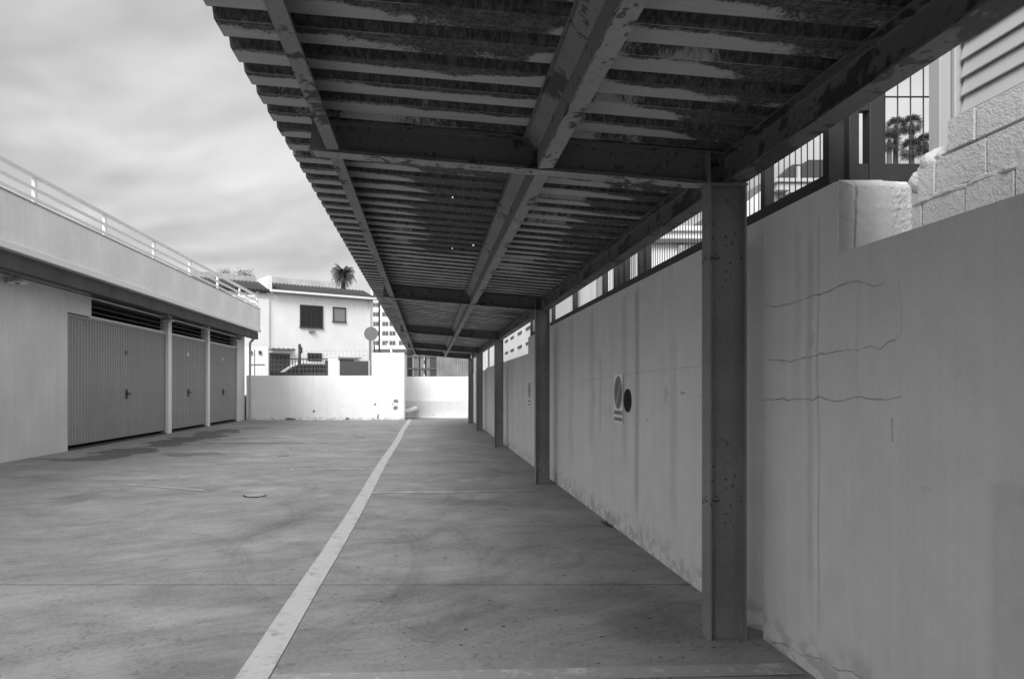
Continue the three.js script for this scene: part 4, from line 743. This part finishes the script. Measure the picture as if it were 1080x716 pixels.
{ // far apartment block
  const a = thing('apartment_block', 'distant white apartment block with rows of dark windows', 'building', [-12, 0.9, -215]);
  add('wall', box(-18.2, 6, 0.9, 36, -230, -215), flat(0.80, 0.8), a);
  for (let r = 0; r < 11; r++) for (let k = 0; k < 9; k++) {
    const y0 = 33.2 - r * 3 - 0.9 + 0.35, x0 = -17.6 + k * 2.62 + (k % 2) * 0.35; const w = add('window', box(x0, x0 + 1.95, y0, y0 + 1.35, -215.06, -214.98), flat(0.10, 0.4), a);
    add('mullion', box(x0 + 0.93, x0 + 1.03, y0, y0 + 1.35, -214.979, -214.9), flat(0.5), w);
  }
  for (let r = 0; r < 11; r++) add('floor_band', box(-18.3, 6.1, 31.3 - r * 3, 31.55 - r * 3, -215.02, -214.85), flat(0.72, 0.8), a);
}

// ------------------------------------------------------------------ neighbours on the right, seen through the fence
{
  const b = thing('pale_building', 'pale flat-roofed building behind the bar fence, between the near columns', 'building', [4, 0.9, -16]);
  const wm = plasterMat(0.70, 171, 0.08);
  add('wall', box(2.2, 6.0, 0.9, 4.02, -27.5, -12.2), wm, b);
  add('coping', rbox(2.15, 6.05, 4.021, 4.12, -27.5, -12.14, 0.02), M.palePaint, b);
  add('gutter', rbox(3.85, 6.02, 3.80, 3.88, -12.195, -12.08, 0.01), flat(0.10, 0.6), b);
  for (const x of [2.62, 3.05, 3.35, 3.62, 4.5, 5.2]) add('pilaster_strip', rbox(x - 0.05, x + 0.05, 0.9, 3.78, -12.195, -12.12, 0.01), flat(0.34, 0.8), b);
  const ds = new THREE.BoxGeometry(0.03, 0.055, 0.72); for (const [y, z] of [[2.55, -13.6], [2.22, -13.6], [2.55, -15.0], [2.22, -15.0], [2.55, -16.4], [2.22, -16.4], [2.55, -17.9], [2.22, -17.9], [2.55, -19.2], [2.22, -19.2]]) put('vent_slot', ds, flat(0.08), b, 2.20, y, z);
  const w = add('window', box(2.16, 2.199, 1.95, 3.1, -25.9, -24.6), M.glass, b); add('frame', merge([box(2.12, 2.159, 3.1, 3.2, -26.0, -24.5), box(2.12, 2.159, 1.9, 3.099, -25.3, -25.2)]), M.whitePaint, w);
}
{ // terraced modern house farther off
  const h = thing('terrace_house', 'modern house with dark pitched roof and white terrace bands beyond the fence', 'house', [12.5, 0.9, -22.5]);
  const gw = plasterMat(0.20, 181, 0.15);
  add('wall', box(11.0, 16, 0.9, 8.0, -30, -22), gw, h);
  const rs = new THREE.Shape(); rs.moveTo(11.0, 7.75); rs.lineTo(11.7, 8.40); rs.lineTo(12.05, 8.40); rs.lineTo(12.2, 8.55); rs.lineTo(12.75, 8.55); rs.lineTo(12.85, 8.42); rs.lineTo(16, 8.42); rs.lineTo(16, 7.7); rs.closePath();
  add('roof', new THREE.ExtrudeGeometry(rs, { depth: 0.4, bevelEnabled: false }).translate(0, 0, -22.3), flat(0.05, 0.9), h);
  for (const [x0, x1, y0, y1, z] of [[11.0, 13.4, 7.86 - 0.10, 7.98 - 0.10, -21.6], [11.1, 13.4, 7.52, 7.74, -21.7], [11.35, 13.0, 7.36, 7.44, -21.4]]) add('fascia_band', rbox(x0, x1, y0, y1, z - 0.3, z, 0.02), M.louvre, h);
  add('terrace_post', box(11.78, 11.86, 7.9, 8.3, -21.85, -21.75), M.louvre, h);
  add('window', box(11.3, 13.2, 6.9, 7.34, -22.02, -21.98), M.glass, h); add('window', box(11.9, 13.2, 7.90, 8.16, -22.02, -21.98), M.glass, h);
  const st = new THREE.Shape(); st.moveTo(9.2, 0.9); st.lineTo(9.2, 6.7); st.lineTo(9.9, 6.95); st.lineTo(10.98, 7.75); st.lineTo(10.98, 0.9); st.closePath();
  add('stair_wall', new THREE.ExtrudeGeometry(st, { depth: 0.3, bevelEnabled: false }).translate(0, 0, -22.2), plasterMat(0.62, 191, 0.1), h);
}
// ------------------------------------------------------------------ palms and trees
function fanLeaf(r, n, list, o, dir, up) { // a fan of blades
  const side = new THREE.Vector3().crossVectors(dir, up).normalize(), nrm = new THREE.Vector3().crossVectors(side, dir).normalize();
  for (let i = 0; i < n; i++) {
    const a = (i / (n - 1) - 0.5) * 3.6, d = dir.clone().multiplyScalar(Math.cos(a)).addScaledVector(side, Math.sin(a)), L = r * (0.75 + 0.35 * rnd()), w = r * 0.05;
    const p = new THREE.Vector3().crossVectors(d, nrm).multiplyScalar(w), m = o.clone().addScaledVector(d, L * 0.6), t = o.clone().addScaledVector(d, L).addScaledVector(new THREE.Vector3(0, -1, 0), L * (0.1 + 0.25 * rnd()));
    list.push(o.x, o.y, o.z, m.x + p.x, m.y + p.y, m.z + p.z, m.x - p.x, m.y - p.y, m.z - p.z, m.x + p.x, m.y + p.y, m.z + p.z, t.x, t.y, t.z, m.x - p.x, m.y - p.y, m.z - p.z);
  }
}
const frondMat = new THREE.MeshPhysicalMaterial({ color: grey3(0.07), roughness: 0.8, side: THREE.DoubleSide, transmission: 0 });
function fanPalm(x, y, z, r, label, group, leaves = 46) {
  const p = thing('fan_palm', label, 'palm', [x, 0.9, z], group);
  const g = new THREE.CylinderGeometry(0.13, 0.2, y - 0.9, 10, 8), q = g.attributes.position; for (let i = 0; i < q.count; i++) { const k = 1 + 0.12 * (vn(q.getY(i) * 9, q.getX(i) * 7) - 0.5); q.setX(i, q.getX(i) * k); }
  add('trunk', g.translate(x, (y + 0.9) / 2, z), flat(0.10, 0.95), p);
  const list = [];
  for (let i = 0; i < leaves; i++) {
    const a = i * 2.4, e = mix(1.35, -0.9, i / leaves), d = new THREE.Vector3(Math.cos(a) * Math.cos(e), Math.sin(e), Math.sin(a) * Math.cos(e)), o = new THREE.Vector3(x, y, z), st = o.clone().addScaledVector(d, r * 0.5), sd = new THREE.Vector3(-d.z, 0, d.x).normalize().multiplyScalar(0.02);
    list.push(o.x - sd.x, o.y, o.z - sd.z, o.x + sd.x, o.y, o.z + sd.z, st.x, st.y, st.z);
    fanLeaf(r * 0.55, 13, list, st, d.clone().addScaledVector(new THREE.Vector3(0, -1, 0), 0.15).normalize(), new THREE.Vector3(0, 1, 0.01));
  }
  const c = new THREE.BufferGeometry(); c.setAttribute('position', new THREE.Float32BufferAttribute(list, 3)); c.computeVertexNormals(); add('crown', c, frondMat, p);
}
fanPalm(27.4, 16.5, -40, 0.72, 'fan palm with a round head, left of the two tall ones behind the corner fence', 'palms beyond the fence');
fanPalm(28.55, 16.75, -40.3, 0.72, 'fan palm with a round head, right of the two tall ones beside the white post', 'palms beyond the fence');
fanPalm(26.75, 15.5, -39.6, 0.75, 'lower fan palm close to the dark corner post', 'palms beyond the fence');
fanPalm(27.9, 15.0, -39.4, 0.8, 'low bushy fan palm under the two tall palm heads', 'palms beyond the fence');
fanPalm(29.3, 15.6, -40.2, 0.75, 'fan palm half hidden behind the white post', 'palms beyond the fence');
{ // feather palm behind the white house
  const x = -7.5, y = 11.1, z = -60, p = thing('date_palm', 'feather palm rising behind the white house roof', 'palm', [x, 0.9, z]);
  add('trunk', new THREE.CylinderGeometry(0.2, 0.3, y - 0.9, 10).translate(x, (y + 0.9) / 2, z), flat(0.04, 0.95), p);
  const list = [];
  for (let i = 0; i < 60; i++) {
    const a = i * 2.4 + rnd() * 0.4, e0 = mix(1.4, -0.5, i / 60), L = 0.95 + 0.45 * rnd(); let o = new THREE.Vector3(x, y, z), e = e0;
    for (let k = 0; k < 9; k++) {
      const d = new THREE.Vector3(Math.cos(a) * Math.cos(e), Math.sin(e), Math.sin(a) * Math.cos(e)), n = o.clone().addScaledVector(d, L / 9), s = new THREE.Vector3(-Math.sin(a), 0, Math.cos(a));
      list.push(o.x, o.y + 0.02, o.z, o.x, o.y - 0.02, o.z, n.x, n.y, n.z);
      if (k > 0) for (const sg of [-1, 1]) for (let j = 0; j < 2; j++) { const b = o.clone().lerp(n, j / 2), t = b.clone().addScaledVector(s, sg * 0.38 * (1 - k / 14)).addScaledVector(d, 0.22); t.y -= 0.14 + 0.1 * rnd(); list.push(b.x, b.y, b.z, b.x + d.x * 0.06, b.y + d.y * 0.06, b.z + d.z * 0.06, t.x, t.y, t.z); }
      o = n; e -= 0.08 + 0.015 * k;
    }
  }
  const c = new THREE.BufferGeometry(); c.setAttribute('position', new THREE.Float32BufferAttribute(list, 3)); c.computeVertexNormals(); add('crown', c, frondMat, p);
}
{ // dark tree top over the left roof
  const x = -17.3, y = 10.9, z = -60, t = thing('dark_tree', 'dark leafy treetop showing over the roof left of the white house', 'tree', [x, 0.9, z]);
  add('trunk', new THREE.CylinderGeometry(0.18, 0.35, y - 1.2, 9).translate(x, (y + 0.6) / 2, z), flat(0.06, 0.95), t);
  const limbs = [], list = []; const clumps = [];
  for (let i = 0; i < 13; i++) { const a = rnd() * 6.28, r = 0.4 + 1.3 * rnd(), c = new THREE.Vector3(x + Math.cos(a) * r * 1.3, y - 0.5 + 0.8 * rnd(), z + Math.sin(a) * r); clumps.push(c); limbs.push(bar(x, y - 1.6, z, c.x, c.y, c.z, 0.035, 5)); }
  add('limbs', merge(limbs), flat(0.06, 0.95), t);
  for (const c of clumps) for (let i = 0; i < 240; i++) { const d = new THREE.Vector3(rnd() - 0.5, (rnd() - 0.5) * 0.7, rnd() - 0.5).multiplyScalar(1.2 * Math.cbrt(rnd()) + 0.2).add(c), s = 0.09; list.push(d.x, d.y, d.z, d.x + (rnd() - 0.5) * s * 2, d.y + (rnd() - 0.2) * s, d.z + (rnd() - 0.5) * s * 2, d.x + (rnd() - 0.5) * s * 2, d.y + (rnd() - 0.5) * s * 2, d.z + (rnd() - 0.5) * s); }
  const c = new THREE.BufferGeometry(); c.setAttribute('position', new THREE.Float32BufferAttribute(list, 3)); c.computeVertexNormals(); add('crown', c, frondMat, t);
}
renderer.render(scene, camera);
